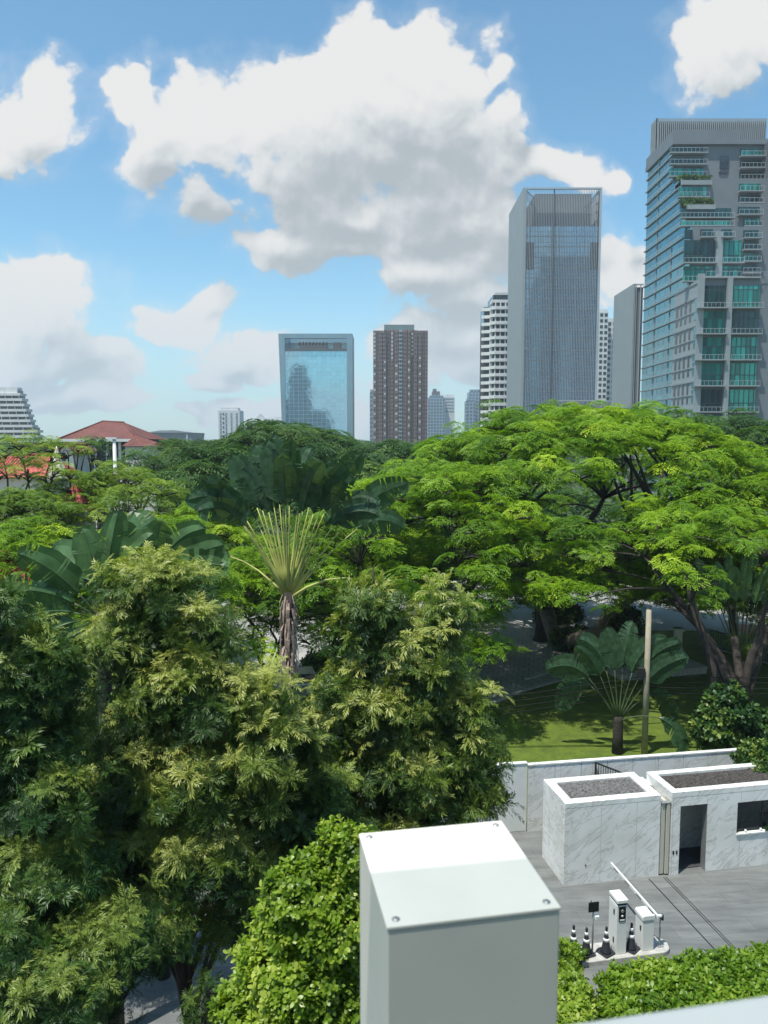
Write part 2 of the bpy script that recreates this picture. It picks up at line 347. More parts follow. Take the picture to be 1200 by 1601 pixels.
def feather_tree(name, label, cat, base, ells, n, m, tm=FEATHER, group=None, s0=(.75, 1.3), trunk_r=.13, tint0=.5, stems=None, bark='bark', twigs=.25, upb=.75, tips=.15):
    root = empty(name, base, label, cat, group); b = np.array(base)
    ells = [(c_, tuple(max(.15, q_-.20) for q_ in r_)) for c_, r_ in ells]; nc = n//11; cen, co_ = ell_points(ells, nc, .62); per = 13      # sprays gather at branch tips, with gaps between
    kk = np.repeat(np.arange(nc), per); jit = RNG.normal(size=(len(kk), 3))*np.array([.25, .25, .19]); pos = cen[kk]+jit; out = co_[kk]*.7+jit*1.6; out /= np.linalg.norm(out, axis=1, keepdims=True)
    ct = RNG.normal(size=nc)*.17; z0 = base[2]+.3
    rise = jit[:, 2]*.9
    ok = pos[:, 2] > z0; pos, out, kk, rise = pos[ok], out[ok], kk[ok], rise[ok]
    d = out*1.0+np.array([0, 0, upb])+RNG.normal(size=pos.shape)*.35
    S = RNG.uniform(*s0, size=len(pos)); clump = np.sin(pos[:, 0]*3.1+pos[:, 2]*2.3)*np.cos(pos[:, 1]*1.7-pos[:, 2]*1.9)
    tint = tint0+.12*clump+ct[kk]+rise+RNG.normal(size=len(pos))*.08+tips*np.clip(out[:, 2], 0, 1)  # upper sprays painted yellower: new growth plus sunlit tops put into the tint
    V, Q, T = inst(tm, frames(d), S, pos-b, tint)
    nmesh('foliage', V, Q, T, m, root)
    mb = MB(); top = max(ells, key=lambda e: e[0][2]); tp = Vector(top[0])-Vector(base)
    mid = arc((0, 0, 0), tp, 0, 8); mid = [p+Vector((random.uniform(-.1, .1), random.uniform(-.1, .1), 0)) if 0 < i < 7 else p for i, p in enumerate(mid)]
    mb.tube(mid, [trunk_r*(1-.85*i/7) for i in range(8)], 8)
    for e in ells:
        c = Vector(e[0])-Vector(base)
        zf = max(.25, c.z*.45); f = min(.9, zf/max(tp.z, .1)); st = Vector((0, 0, 0)).lerp(tp, f)
        pts = arc(st, c, .25, 6); mb.tube(pts, [trunk_r*.55*(1-.8*i/5) for i in range(6)], 6)
    sel = RNG.choice(len(pos), size=int(len(pos)*twigs), replace=False)
    cs = np.array([e[0] for e in ells])
    for i in sel:
        p = pos[i]; j = np.argmin(((cs-p)**2).sum(1)); q = cs[j]*.75+p*.25; q = q-np.array([0, 0, .35*np.linalg.norm(p-cs[j])])
        mb.tube([q-b, (q*.5+p*.5)-b+np.array([0, 0, .05]), p-b], [.018, .012, .006], 4, False)
    mb.build('trunk', M[bark], root)
    return root
def pads_tree(name, label, cat, base, dome_c, Rx, Ry, Hh, n_lobes, m, skirt=.25, group=None, padset=PAD, lobe=(2.4, 4.0), pad=(.75, 1.25), tint0=.5, trunk_r=.5, forks=5, dens=1.0, under=.5, seed=1, zlow=0, clear=None, lean=(0, 0)):
    """spreading crown: dome of lobes, each lobe a flattened dome of leaf pads; limbs reach the lobes"""
    r = np.random.default_rng(seed); root = empty(name, base, label, cat, group); b = np.array(base)
    cx, cy, cz = dome_c; lob = []
    for i in range(n_lobes):      # sunflower spread
        q = math.sqrt((i+.5)/n_lobes); a = i*2.39996+r.uniform(-.25, .25)
        x = cx+Rx*q*math.cos(a)*r.uniform(.93, 1.05); y = cy+Ry*q*math.sin(a)*r.uniform(.93, 1.05)
        z = cz+Hh*(max(0, 1-q**2.3))**.75+r.uniform(-.5, .5)*min(1.2, Hh*.15)-skirt*Hh*q**5
        R0 = r.uniform(*lobe)*(1-.25*q); lob.append((x, y, z, R0))
    if zlow:      # a lower row of lobes so the side of the crown is clothed
        for k in range(int(n_lobes*zlow)):
            a = r.uniform(0, 2*math.pi); q = r.uniform(.62, 1.0); x = cx+Rx*q*math.cos(a); y = cy+Ry*q*math.sin(a)
            z = cz-r.uniform(.12, .5)*Hh*(.4+.6*q)
            if clear is None or not clear(x, y, z): lob.append((x, y, z, r.uniform(*lobe)*.7))
    if clear is not None: lob = [l for l in lob if not clear(l[0], l[1], l[2])]
    pos, nrm, tt = [], [], []
    for (x, y, z, R0) in lob:
        n = int(dens*R0*R0*3.0); tl = r.normal()*.10
        qq = np.sqrt(r.uniform(0, 1, n)); a = r.uniform(0, 2*math.pi, n)
        px = qq*R0*np.cos(a); py = qq*R0*np.sin(a); pz = .30*R0*(1-qq**2)+r.normal(size=n)*.30
        radial = np.array([x-cx, y-cy]); rl = np.linalg.norm(radial/np.array([Rx, Ry])); sl = -.30*rl
        un = radial/max(np.linalg.norm(radial), .01); pz += (px*un[0]+py*un[1])*sl
        pos.append(np.stack([x+px, y+py, z+pz], 1)); nn = np.stack([px/R0*.22, py/R0*.22, np.ones(n)], 1); nn[:, :2] += un*rl*.16; nrm.append(nn)
        tt.append(tint0+tl+r.normal(size=n)*.17)
        k = int(n*under)
        if k:
            qq = np.sqrt(r.uniform(0, 1, k))*.9; a = r.uniform(0, 2*math.pi, k)
            pos.append(np.stack([x+qq*R0*np.cos(a), y+qq*R0*np.sin(a), z-r.uniform(.3, 1.3, k)*R0*.3], 1)); nrm.append(np.tile([0, 0, 1.0], (k, 1))+r.normal(size=(k, 3))*.25)
            tt.append(tint0+tl+r.normal(size=k)*.10)
    pos = np.concatenate(pos); nrm = np.concatenate(nrm)+RNG.normal(size=(len(pos), 3))*.12; tt = np.concatenate(tt)
    V, Q, T = inst(padset, frames(nrm), RNG.uniform(*pad, size=len(pos)), pos-b, tt)
    nmesh('crown', V, Q, T, m, root)
    mb = MB(); fh = max(1.2, (cz-b[2])*.28); fk = Vector((lean[0], lean[1], fh))
    mb.tube([(0, 0, -.2), (0, 0, .3), fk*.6, fk], [trunk_r*1.5, trunk_r*1.1, trunk_r*.9, trunk_r*.85], 12)
    mains = []
    for k in range(forks):
        a = 2*math.pi*(k+r.uniform(-.2, .2))/forks; e = Vector((cx-b[0]+Rx*.52*math.cos(a), cy-b[1]+Ry*.52*math.sin(a), (cz-b[2])+Hh*.25))
        pts = arc(fk, e, (cz-b[2])*.06, 8); pts = [p+Vector((r.uniform(-.25, .25), r.uniform(-.25, .25), r.uniform(-.15, .15))) if 0 < i < 7 else p for i, p in enumerate(pts)]
        mb.tube(pts, [trunk_r*.62*(1-.62*i/7) for i in range(8)], 8); mains.append(pts)
    for (x, y, z, R0) in lob:
        t = Vector((x-b[0], y-b[1], z-b[2]-.1)); best = min((p for pts in mains for p in pts[2:]), key=lambda p: (p-t).length+max(0, p.z-t.z)*2)
        mb.tube(arc(best, t, .3, 5), [trunk_r*.2, trunk_r*.16, trunk_r*.13, trunk_r*.09, .03], 5)
        for q in range(4):
            a = r.uniform(0, 6.28); mb.tube(arc(t-Vector((0, 0, .15)), t+Vector((math.cos(a)*R0*.7, math.sin(a)*R0*.7, .05)), .1, 4), [.05, .04, .03, .015], 4, False)
    mb.build('trunk', M['bark'], root)
    return root
def paddle(mbs, o, ang, tilt, pet, L, W, az, droop, tear=.5, seed=0, fold=.25):
    """one traveller's-palm leaf: petiole tube + torn paddle blade. ang from vertical inside the fan plane (azimuth az)"""
    r = random.Random(seed); ux = Vector((math.cos(az), math.sin(az), 0)); uy = Vector((-math.sin(az), math.cos(az), 0)); up = Vector((0, 0, 1))
    d = (ux*math.sin(ang)+up*math.cos(ang)+uy*tilt).normalized(); o = Vector(o)
    mp, ml = mbs
    pp = [o+d*pet*t+(-up)*(droop*.25*pet*t*t*abs(math.sin(ang))) for t in (0, .25, .5, .75, 1)]
    mp.tube(pp, [.075, .045, .028, .02, .016], 6)
    N = 14; q = pp[-1]; dr = (pp[-1]-pp[-2]).normalized(); mid = [q]; dirs = [dr]
    for i in range(N):
        dr = (dr-up*droop*.11).normalized(); q = q+dr*L/N; mid.append(q); dirs.append(dr)
    side0 = d.cross(uy).normalized()
    face = uy if abs(dirs[0].dot(uy)) < .95 else ux
    ml.tube(mid, [.022*(1-.8*i/N) for i in range(N+1)], 4)
    for sg in (-1, 1):
        off = r.uniform(-.05, .05)
        for i in range(N):
            t0, t1 = i/N, (i+1)/N
            w = lambda t: W*.5*min(1, (t*5+.25))*max(0, 1-t**5)**.5*(1+.05*math.sin(t*17+seed))
            if r.random() < tear*.35: off = r.uniform(-.22, .22)*tear*2
            s0 = dirs[i].cross(face).normalized()*sg; s1 = dirs[i+1].cross(face).normalized()*sg
            n0 = face*(fold*.6+off)
            gp = .13 if r.random() < tear*.38 else .0
            a = mid[i].lerp(mid[i+1], .0); b_ = mid[i+1]
            c = b_+s1*w(t1)*.97+n0*w(t1)+(-up)*.25*w(t1)*abs(s1.z < .3)*droop+dirs[i]*(.10-gp*.5)
            e = a+s0*w(t0)*.97+n0*w(t0)+(-up)*.25*w(t0)*abs(s0.z < .3)*droop+dirs[i]*(.10+gp*.3)
            mc, me_ = a.lerp(e, .55)+face*.03, b_.lerp(c, .55)+face*.03
            ml.add([a, b_, me_, mc], [(0, 1, 2, 3)]); ml.add([mc, me_, c, e], [(0, 1, 2, 3)])
def ravenala(name, label, base, hub_z, n, spread, pet, L, W, az, mats, group, lean=0, extra=(), trunk_r=.16, shag=True, droop=.35, tear=.5, sd=0, tilt=.12):
    root = empty(name, base, label, 'palm', group); hub = Vector((lean, 0, hub_z))
    for i in range(n):
        a = -spread+2*spread*(i/(n-1)); mp, ml = MB(), MB()
        paddle((mp, ml), hub+Vector((math.cos(az)*a*.22, math.sin(az)*a*.22, -.15*abs(a))), a+random.uniform(-.02, .02), random.uniform(-tilt, tilt), pet*random.uniform(.9, 1.08), L*random.uniform(.85, 1.1), W*random.uniform(.85, 1.1), az+random.uniform(-.06, .06), droop*random.uniform(.4, 1.5)*(1+abs(a)*.6), tear, seed=sd+i)
        lf = ml.build('leaf_blade', mats[0], root); mp.build('leaf_stalk', mats[1], lf)
    for i, (a, tl, pt, l, w, dp) in enumerate(extra):
        mp, ml = MB(), MB(); paddle((mp, ml), hub+Vector((0, 0, -.25)), a, tl, pt, l, w, az, dp, .8, seed=sd+90+i)
        lf = ml.build('leaf_blade', mats[0], root); mp.build('leaf_stalk', mats[1], lf)
    mb = MB(); mb.tube([(0, 0, -.1), (lean*.4, 0, hub_z*.5), (lean*.9, 0, hub_z*.9), hub], [trunk_r*1.2, trunk_r, trunk_r*.95, trunk_r*.9], 10)
    mb.build('trunk', M['bark'], root)
    if shag:
        sh = MB(); r = random.Random(sd+5)
        for k in range(120):      # old dry leaf bases hanging down the trunk
            z = hub_z-.05-r.random()**1.2*min(2.9, hub_z*.5); a = r.uniform(0, 6.28); rr = trunk_r*1.1; ll = r.uniform(.5, 1.1)
            p = Vector((lean*(z/hub_z)+rr*math.cos(a), rr*math.sin(a), z)); o = Vector((math.cos(a), math.sin(a), 0)); w = Vector((-math.sin(a), math.cos(a), 0))*r.uniform(.015, .045)
            pts = [p, p+o*.10-Vector((0, 0, ll*.35)), p+o*r.uniform(.03, .15)-Vector((0, 0, ll))]
            sh.add([pts[0]-w, pts[0]+w, pts[1]+w*1.3, pts[1]-w*1.3], [(0, 1, 2, 3)]); sh.add([pts[1]-w*1.3, pts[1]+w*1.3, pts[2]+w*.3, pts[2]-w*.3], [(0, 1, 2, 3)])
        sh.build('dry_leaf_skirt', M['dry'], root)
    return root
M['dry'] = mat('dry_leaves', (.34, .25, .20), .85, var=.45, scale=9)
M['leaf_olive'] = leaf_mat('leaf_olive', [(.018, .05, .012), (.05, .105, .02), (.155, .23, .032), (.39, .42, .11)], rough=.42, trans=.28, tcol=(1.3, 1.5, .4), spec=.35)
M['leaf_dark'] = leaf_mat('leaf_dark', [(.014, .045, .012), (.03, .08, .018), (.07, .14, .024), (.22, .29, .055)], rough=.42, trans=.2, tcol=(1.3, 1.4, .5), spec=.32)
M['leaf_rain'] = leaf_mat('leaf_raintree', [(.05, .12, .006), (.12, .24, .008), (.22, .36, .012), (.36, .48, .02)], rough=.5, trans=.30, tcol=(1.5, 1.6, .35), spec=.3)
M['leaf_yellow'] = leaf_mat('leaf_yellowgreen', [(.08, .155, .012), (.15, .25, .018), (.26, .35, .03), (.38, .42, .06)], rough=.5, trans=.24, spec=.3)
M['leaf_far'] = leaf_mat('leaf_far', [(.03, .08, .022), (.045, .11, .025), (.07, .14, .028), (.11, .18, .035)], rough=.6, trans=.3, spec=.25)
M['leaf_lime'] = leaf_mat('leaf_lime', [(.06, .12, .012), (.13, .22, .018), (.25, .36, .035), (.44, .50, .11)], rough=.38, trans=.4, spec=.45)
M['leaf_hedge'] = leaf_mat('leaf_hedge', [(.05, .12, .012), (.11, .21, .018), (.20, .32, .028), (.34, .43, .07)], rough=.38, trans=.4, spec=.4)
def plant_mat(name, c, rough=.35, spec=.5, trans=.25):
    m = leaf_mat(name, [c, tuple(x*1.2 for x in c)], rough, trans, spec=spec)
    return m
M['banana'] = mat('paddle_leaf', (.085, .17, .06), .34, var=.4, scale=3, spec=.55)
M['banana_dark'] = mat('dark_paddle_leaf', (.038, .085, .038), .34, var=.5, scale=6, spec=.45)
M['stalk'] = mat('pale_leaf_stalk', (.42, .43, .12), .45, var=.3, scale=2)
M['stalk_green'] = mat('green_leaf_stalk', (.06, .09, .03), .45, var=.3, scale=2)
for k in ('banana', 'banana_dark'):      # let some light through the blades
    nt = M[k].node_tree; b = nt.nodes['Principled BSDF']; tr = nt.nodes.new('ShaderNodeBsdfTranslucent'); tr.inputs['Color'].default_value = (.12, .22, .04, 1)
    mx = nt.nodes.new('ShaderNodeMixShader'); mx.inputs[0].default_value = .25; nt.links.new(b.outputs[0], mx.inputs[1]); nt.links.new(tr.outputs[0], mx.inputs[2]); nt.links.new(mx.outputs[0], nt.nodes['Material Output'].inputs['Surface'])
# ================================================================== setting
A = R(10.5); OX, OY, _ = G(881, 1385)
def Lw(u, v, z=0): return (OX+u*math.cos(A)-v*math.sin(A), OY+u*math.sin(A)+v*math.cos(A), z)
def struct(name, poly, z, m):
    me = bpy.data.meshes.new(name); me.from_pydata([(x, y, z) for x, y in poly], [], [tuple(range(len(poly)))]); me.update()
    return tag(link(name, me, m), kind='structure')
struct('ground', [(-4500, -300), (4500, -300), (4500, 6500), (-4500, 6500)], -.012, M['far_ground'])
def lp(*uvs): return [Lw(u, v)[:2] for u, v in uvs]
struct('driveway', lp((-34, -24), (26, -24), (26, 3.5), (-34, 3.5)), 0, M['driveway'])
struct('lawn', lp((-34, 3.6), (60, 3.6), (60, 50), (-34, 50)), .0, M['grass'])
def gp(*pts): return [G(*p)[:2] for p in pts]
# footpath through the park, the paved court behind it, the roads beyond
struct('path', gp((640, 1140), (735, 1112), (822, 1078), (925, 1049), (1000, 1030), (1075, 1024), (1060, 1000), (940, 990), (800, 985), (640, 990)), .008, M['path'])
struct('side_path', gp((330, 1120), (470, 1120), (560, 1060), (560, 1000), (440, 985), (330, 985)), .012, M['road'])
struct('road', [(-90, 56), (130, 56), (130, 74), (-90, 74)], .016, M['road'])
struct('forecourt', [(-60, 30), (-3, 46), (-5, 57), (-60, 57)], .010, M['road'])
struct('pavement', gp((1120, 965), (1400, 1030), (1400, 1090), (1165, 1010), (1075, 960)), .024, M['road'])
struct('red_pavement', gp((1130, 972), (1300, 992), (1400, 1060), (1178, 1000)), .030, M['red_pave'])
struct('planting_bed', lp((-34, -24), (-2.0, -24), (-2.0, -7.0), (-4.4, -6.6), (-8, -7.4), (-34, -7.4)), .006, M['soil'])
kb = MB()
pk = gp((640, 1140), (735, 1112), (822, 1078), (925, 1049), (1000, 1030))
for (x0, y0), (x1, y1) in zip(pk, pk[1:]):
    l = math.hypot(x1-x0, y1-y0); a = math.atan2(y1-y0, x1-x0); kb.box(x0, x0+l+.02, y0-.16, y0, -.05, .09, a, (x0, y0))
tag(kb.build('path_kerb', M['concrete']), kind='structure')
kb2 = MB(); pk = gp((820, 1062), (860, 1050), (893, 1040), (908, 1034), (899, 1022), (886, 1012), (884, 1003))
for (x0, y0), (x1, y1) in zip(pk, pk[1:]):
    l = math.hypot(x1-x0, y1-y0); a = math.atan2(y1-y0, x1-x0); kb2.box(x0, x0+l+.06, y0-.22, y0, -.05, .10, a, (x0, y0))
tag(kb2.build('court_kerb', M['concrete']), kind='structure')
tr = MB()      # drain slots and gate rails let into the driveway
for u, w in ((2.84, .035), (3.36, .022), (3.44, .022)): tr.prism(lp((u, -8), (u+w, -8), (u+w, -.12), (u, -.12)), .003, .007)
tag(tr.build('floor_rail', M['black']), kind='structure')
# ------------------------------------------------------------------ marble gate block
gb = empty('gate_block', Lw(0, 0), 'low white marble block with a gravel filled top and a small dark hole', 'gatehouse', rz=A)
def rim(mb, x0, x1, y0, y1, z0, z1, t): 
    mb.box(x0, x1, y0, y0+t, z0, z1); mb.box(x0, x1, y1-t, y1, z0, z1); mb.box(x0, x0+t, y0+t, y1-t, z0, z1); mb.box(x1-t, x1, y0+t, y1-t, z0, z1)
w = MB(); w.box(0, 3.26, 0, 1.78, 0, 2.55); w.build('wall', M['marble'], gb)
w = MB(); rim(w, -.004, 3.264, -.004, 1.784, 2.552, 2.71, .31); w.build('parapet', M['marble_plain'], gb, .006)
w = MB(); w.box(.31, 2.95, .31, 1.474, 2.552, 2.66); w.build('gravel_bed', M['gravel'], gb)
w = MB(); w.lathe([(.026, 0), (.026, .01)], 16); h = w.build('vent_hole', M['black'], gb); h.rotation_euler = (R(90), 0, 0); h.location = (.72, -.002, .62)
# stones on the gravel beds
def stones(name, x0, x1, y0, y1, z, n, m, parent, s0=.012, s1=.035):
    r = np.random.default_rng(3); ph = np.array([(1, 0, 0), (0, 1, 0), (-1, 0, 0), (0, -1, 0), (0, 0, .8)])
    tv = ph; tq = np.array([(0, 1, 4, 4), (1, 2, 4, 4), (2, 3, 4, 4), (3, 0, 4, 4)])
    T = np.stack([r.uniform(x0, x1, n), r.uniform(y0, y1, n), np.full(n, z)], 1); mb = MB(); 
    for i in range(n):
        a = r.uniform(0, 6.28); s = r.uniform(s0, s1); c, q = math.cos(a), math.sin(a)
        mb.add([(T[i, 0]+s*(x*c-y*q), T[i, 1]+s*(x*q+y*c)*r.uniform(.7, 1), z+s*h*r.uniform(.5, 1.1)) for x, y, h in ph], [(0, 1, 4), (1, 2, 4), (2, 3, 4), (3, 0, 4)])
    return mb.build(name, m, parent)
stones('gravel', .33, 2.93, .33, 1.45, 2.655, 2600, M['gravel'], gb)
# ------------------------------------------------------------------ guard house
gh = empty('guard_house', Lw(3.62, 0), 'white marble guard house with an open doorway and a dark window', 'guard house', rz=A)
D0, D1, WX0, WX1 = .31, 1.28, 2.36, 5.2
w = MB(); t = .22      # walls with real openings
w.box(0, D0, -.05, t, 0, 2.6); w.box(D0, D1, -.05, t, 2.30, 2.6); w.box(D1, WX0, -.05, t, 0, 2.6)
w.box(WX0, WX1, -.05, t, 0, 1.18); w.box(WX0, WX1, -.05, t, 2.24, 2.6); w.box(WX1, 7.2, -.05, t, 0, 2.6)
w.box(0, t, t, 1.55, 0, 2.6); w.box(7.0, 7.2, t, 1.55, 0, 2.6); w.box(t, 7.0, 1.35, 1.55, 0, 2.6); w.build('wall', M['marble'], gh)
w = MB(); w.box(t, 7, t, 1.35, 2.45, 2.6); w.build('ceiling', M['interior'], gh)
w = MB(); rim(w, -.004, 7.204, -.054, 1.554, 2.602, 2.78, .26); w.build('parapet', M['marble_plain'], gh, .006)
w = MB(); w.box(.26, 6.94, .206, 1.294, 2.602, 2.70); w.build('gravel_bed', M['dirt_gravel'], gh)
stones('leaf_litter', .28, 6.9, .23, 1.28, 2.695, 4200, M['dirt_gravel'], gh)
w = MB(); w.box(WX0-.02, WX1, -.09, -.05, 1.13, 1.18); w.build('sill', M['marble_plain'], gh, .004)
fr = MB(); fr.box(WX0, WX1, .05, .09, 1.18, 1.22); fr.box(WX0, WX0+.04, .05, .09, 1.22, 2.24); fr.box(WX0+.98, WX0+1.02, .05, .09, 1.22, 2.24); fr.box(WX0+2.0, WX0+2.04, .05, .09, 1.22, 2.24)
wf = fr.build('window', M['black'], gh)
M['clear_glass'] = new_mat('window_glass')[0]; bb = M['clear_glass'].node_tree.nodes['Principled BSDF']; bb.inputs['Roughness'].default_value = .02; bb.inputs['Base Color'].default_value = (.02, .03, .035, 1); bb.inputs['Alpha'].default_value = .35
pm = MB(); pm.box(WX0+.04, WX1, .066, .072, 1.22, 2.24); pm.build('pane', M['clear_glass'], wf)
fl = MB(); fl.box(t, 7.0, t, 1.35, 0, .03); fl.build('inner_floor', M['interior'], gh)
dr = MB(); dr.box(D0+.001, D0+.03, .22, .9, .03, 2.28); dr.build('door', M['steel'], gh)
jm = MB(); jm.box(D1-.012, D1-.002, -.04, .22, .0, 2.298); jm.box(D0+.002, D0+.012, -.04, .215, 0, 2.298); jm.build('door_frame', M['steel'], gh)
sw = MB(); sw.box(.08, .13, -.064, -.05, .70, .82); sw.build('switch_plate', M['black'], gh); sw = MB(); sw.box(.20, .25, -.064, -.05, .70, .82); sw.build('switch_plate', M['black'], gh)
# things inside the guard room seen through the window
dk = empty('desk', Lw(3.62+3.5, .62), 'dark desk standing inside the guard house window', 'desk', rz=A)
w = MB(); w.box(-.9, .9, -.3, .3, .98, 1.02); w.build('desk_top', M['black'], dk)
for sx in (-.85, .82):
    w = MB(); w.box(sx, sx+.04, -.28, .28, 0.03, .98); w.build('leg', M['black'], dk)
nb = empty('notice_board', Lw(3.62+2.95, 1.33, 1.75), 'pale framed notice board on the back wall of the guard room', 'notice board', rz=A)
w = MB(); w.box(-.2, .2, -.03, .0, -.3, .42); w.build('board', M['steel'], nb); w = MB(); w.box(-.16, .16, -.036, -.03, .0, .38); w.build('paper', M['white_paint'], nb)
sc = empty('monitor', Lw(3.62+3.95, .62, 1.02), 'black computer monitor on the desk behind the window', 'monitor', rz=A)
w = MB(); w.box(-.25, .25, -.02, .02, .12, .44); w.build('screen', M['black'], sc, .005); w = MB(); w.box(-.03, .03, -.015, .015, 0.01, .14); w.box(-.12, .12, -.08, .08, 0, .012); w.build('stand', M['black'], sc)
for k, (ux, lb) in enumerate(((2.72, 'small round white lamp just inside the window left of the monitor'), (3.28, 'small round white lamp just inside the window beside the potted plant'))):
    w = MB(); w.lathe([(.018, 0), (.038, .02), (.044, .05), (.03, .085), (.008, .095)], 14); o = w.build('desk_lamp', M['white_paint']); o.location = Lw(3.62+ux, -.01, 1.181); tag(o, lb, 'lamp', 'white lamps in the guard window')
lp_ = empty('potted_plant', Lw(3.62+3.55, -.07, 1.18), 'little dark potted plant on the guard house window sill', 'plant')
w = MB(); w.lathe([(.03, 0), (.042, .06), (.038, .06), (.03, .05)], 12); w.build('pot', M['black'], lp_)
V, Q, T = inst(ROSETTE, frames(RNG.normal(size=(30, 3))+np.array([0, 0, .6])), RNG.uniform(.5, .9, 30), RNG.normal(size=(30, 3))*np.array([.05, .02, .015])+np.array([0, 0, .07]), np.full(30, .2)); nmesh('foliage', V, Q, T, M['leaf_dark'], lp_)
# folded gate leaves parked between the block and the guard house
fg = empty('folding_gate', Lw(3.27, 0.02), 'cream metal gate leaves folded upright in the gap beside the guard house', 'gate', rz=A)
for x0, x1, y in ((.03, .16, -.02), (.195, .315, -.05)):
    w = MB(); w.box(x0, x1, y, y+1.1, .05, 2.42); w.build('gate_leaf', M['cream_metal'], fg, .006)
w = MB(); w.box(.165, .19, 0.0, 1.0, .06, 2.40); w.build('hinge_post', M['black'], fg)
w = MB(); w.box(.01, .335, -.06, .10, 2.424, 2.455); w.box(.01, .335, 1.0, 1.1, 2.424, 2.455); w.build('top_track', M['steel'], fg)
lk = MB(); lk.box(.0, .34, 1.12, 1.75, 0, 2.5); tag(lk.build('link_wall', M['marble_plain']), 'narrow white wall closing the gap behind the folded gate', 'wall').matrix_world = fg.matrix_world.copy()
bpy.data.objects['link_wall'].location = Lw(3.27, .03); bpy.data.objects['link_wall'].rotation_euler = (0, 0, A)
# boundary wall in marble panels, with a second stretch stepping forward
bw = empty('boundary_wall', Lw(.12, 3.45), 'long white marble panel boundary wall in front of the lawn', 'wall', rz=A)
bw.rotation_euler = (0, 0, A-.02)
w = MB(); 
for k in range(22):
    x0 = k*1.0; w.box(x0+.012, x0+.988, 0, .10, 0, 2.44)
w.build('panel', M['marble'], bw); w = MB(); w.box(0, 22, .02, .09, 0, 2.43); w.build('backing', M['concrete'], bw)
w = MB(); w.box(-.02, 22, -.02, .16, 2.442, 2.50); w.build('coping', M['marble_plain'], bw, .005)
bl = empty('side_boundary_wall', Lw(.10, 3.52), 'plain white boundary wall running left behind the feathery trees', 'wall', rz=A-.02)
w = MB()
for k in range(24): w.box(-(k+1)*1.5+.006, -k*1.5-.006, 0, .12, 0, 2.50)
w.build('panel', M['white_paint'], bl); w = MB(); w.box(-36, 0, .02, .1, 0, 2.49); w.build('backing', M['concrete'], bl); w = MB(); w.box(-36, .0, -.02, .16, 2.502, 2.545); w.build('coping', M['white_paint'], bl, .005)
gr = empty('grille_gate', Lw(2.62, 3.35, 0), 'grey metal slatted gate standing across the passage behind the marble block', 'gate', rz=A-R(62))
w = MB()
for k in range(16): w.box(k*.1+.05, k*.1+.065, -.01, .01, .08, 2.4)
w.build('bars', M['iron'], gr); w = MB(); w.box(.0, 1.66, -.02, .02, 2.4, 2.45); w.box(0, 1.66, -.02, .02, .03, .08); w.box(0, .04, -.02, .02, .08, 2.4); w.box(1.62, 1.66, -.02, .02, .08, 2.4); w.build('frame', M['iron'], gr)
# ------------------------------------------------------------------ barrier island
isl = MB(); n = 8; hw = .36; u0, u1, vc = -1.32, 1.30, -3.28
poly = [Lw(u0, vc+hw)[:2], Lw(u0, vc-hw)[:2]]+[Lw(u1+hw*.9*math.cos(R(-90+180*k/n)), vc+hw*math.sin(R(-90+180*k/n)))[:2] for k in range(n+1)]
isl.prism(poly, -.02, .13); isld = isl.build('traffic_island', M['concrete'], None, .02); tag(isld, kind='structure')
ZI = .13
tm_ = empty('ticket_machine', Lw(-.03, -3.50, ZI), 'tall white parking ticket machine with a dark reader panel', 'machine', rz=A)
w = MB(); w.box(0, .30, 0, .46, 0, 1.40); w.build('body', M['white_paint'], tm_, .012)
w = MB(); w.box(-.01, .31, -.03, .47, 1.46, 1.56); w.build('top_cap', M['white_paint'], tm_, .015)
w = MB(); w.box(.02, .28, .0, .45, 1.40, 1.46); w.build('neck', M['black'], tm_)
w = MB(); w.box(.05, .25, -.012, 0, .94, 1.36); rp = w.build('reader_panel', M['black'], tm_, .004)
w = MB(); w.lathe([(.045, 0), (.045, .012), (.03, .016)], 16); o = w.build('push_button', M['steel'], rp); o.rotation_euler = (R(90), 0, 0); o.location = (.15, -.012, 1.24)
w = MB(); w.lathe([(.03, 0), (.03, .012)], 16); o = w.build('push_button', M['reflect'], rp); o.rotation_euler = (R(90), 0, 0); o.location = (.15, -.012, 1.10)
w = MB(); w.box(.08, .22, -.02, -.012, .97, 1.0); w.build('ticket_slot', M['reflect'], rp)
for z0 in (.28, 1.08):
    w = MB(); w.box(-.02, 0, .12, .17, z0, z0+.14); w.build('handle', M['black'], tm_)
w = MB(); w.box(-.004, 0, .05, .42, .1, 1.34); w.build('side_door', M['white_paint'], tm_)
bc = empty('parking_barrier', Lw(.74, -3.50, ZI), 'white parking barrier with its long striped arm lowered over the drive', 'barrier', rz=A)
w = MB(); w.box(0, .34, 0, .40, 0, .88); w.build('cabinet', M['white_paint'], bc, .012)
w = MB(); w.prism([(-.02, .88), (.36, .88), (.36, .96), (.30, 1.02), (.02, 1.02), (-.02, .98)], -.02, .42, 'y'); w.build('lid', M['white_paint'], bc, .015)
w = MB(); w.box(-.016, 0, .08, .13, .55, .68); w.build('handle', M['black'], bc)
w = MB(); w.tube([(.34, .10, .93), (.44, .10, .93)], .05, 12); w.build('hub', M['steel'], bc)
w = MB(); w.box(.42, .47, -.02, 2.72, .885, .985); arm = w.build('arm', M['white_paint'], bc, .01)
for k in range(4):
    w = MB(); w.box(.416, .474, .18+k*.68, .46+k*.68, .90, .93); w.build('stripe', M['black'], arm)
ps = empty('arm_rest_post', Lw(1.34, -3.36, ZI), 'slim grey post with a white sensor head at the end of the island', 'post', rz=A)
w = MB(); w.tube([(0, 0, 0), (0, 0, .80)], .022, 10); w.build('pole', M['steel'], ps); w = MB(); w.box(-.09, .09, -.09, .09, 0, .012); w.build('base_plate', M['steel'], ps)
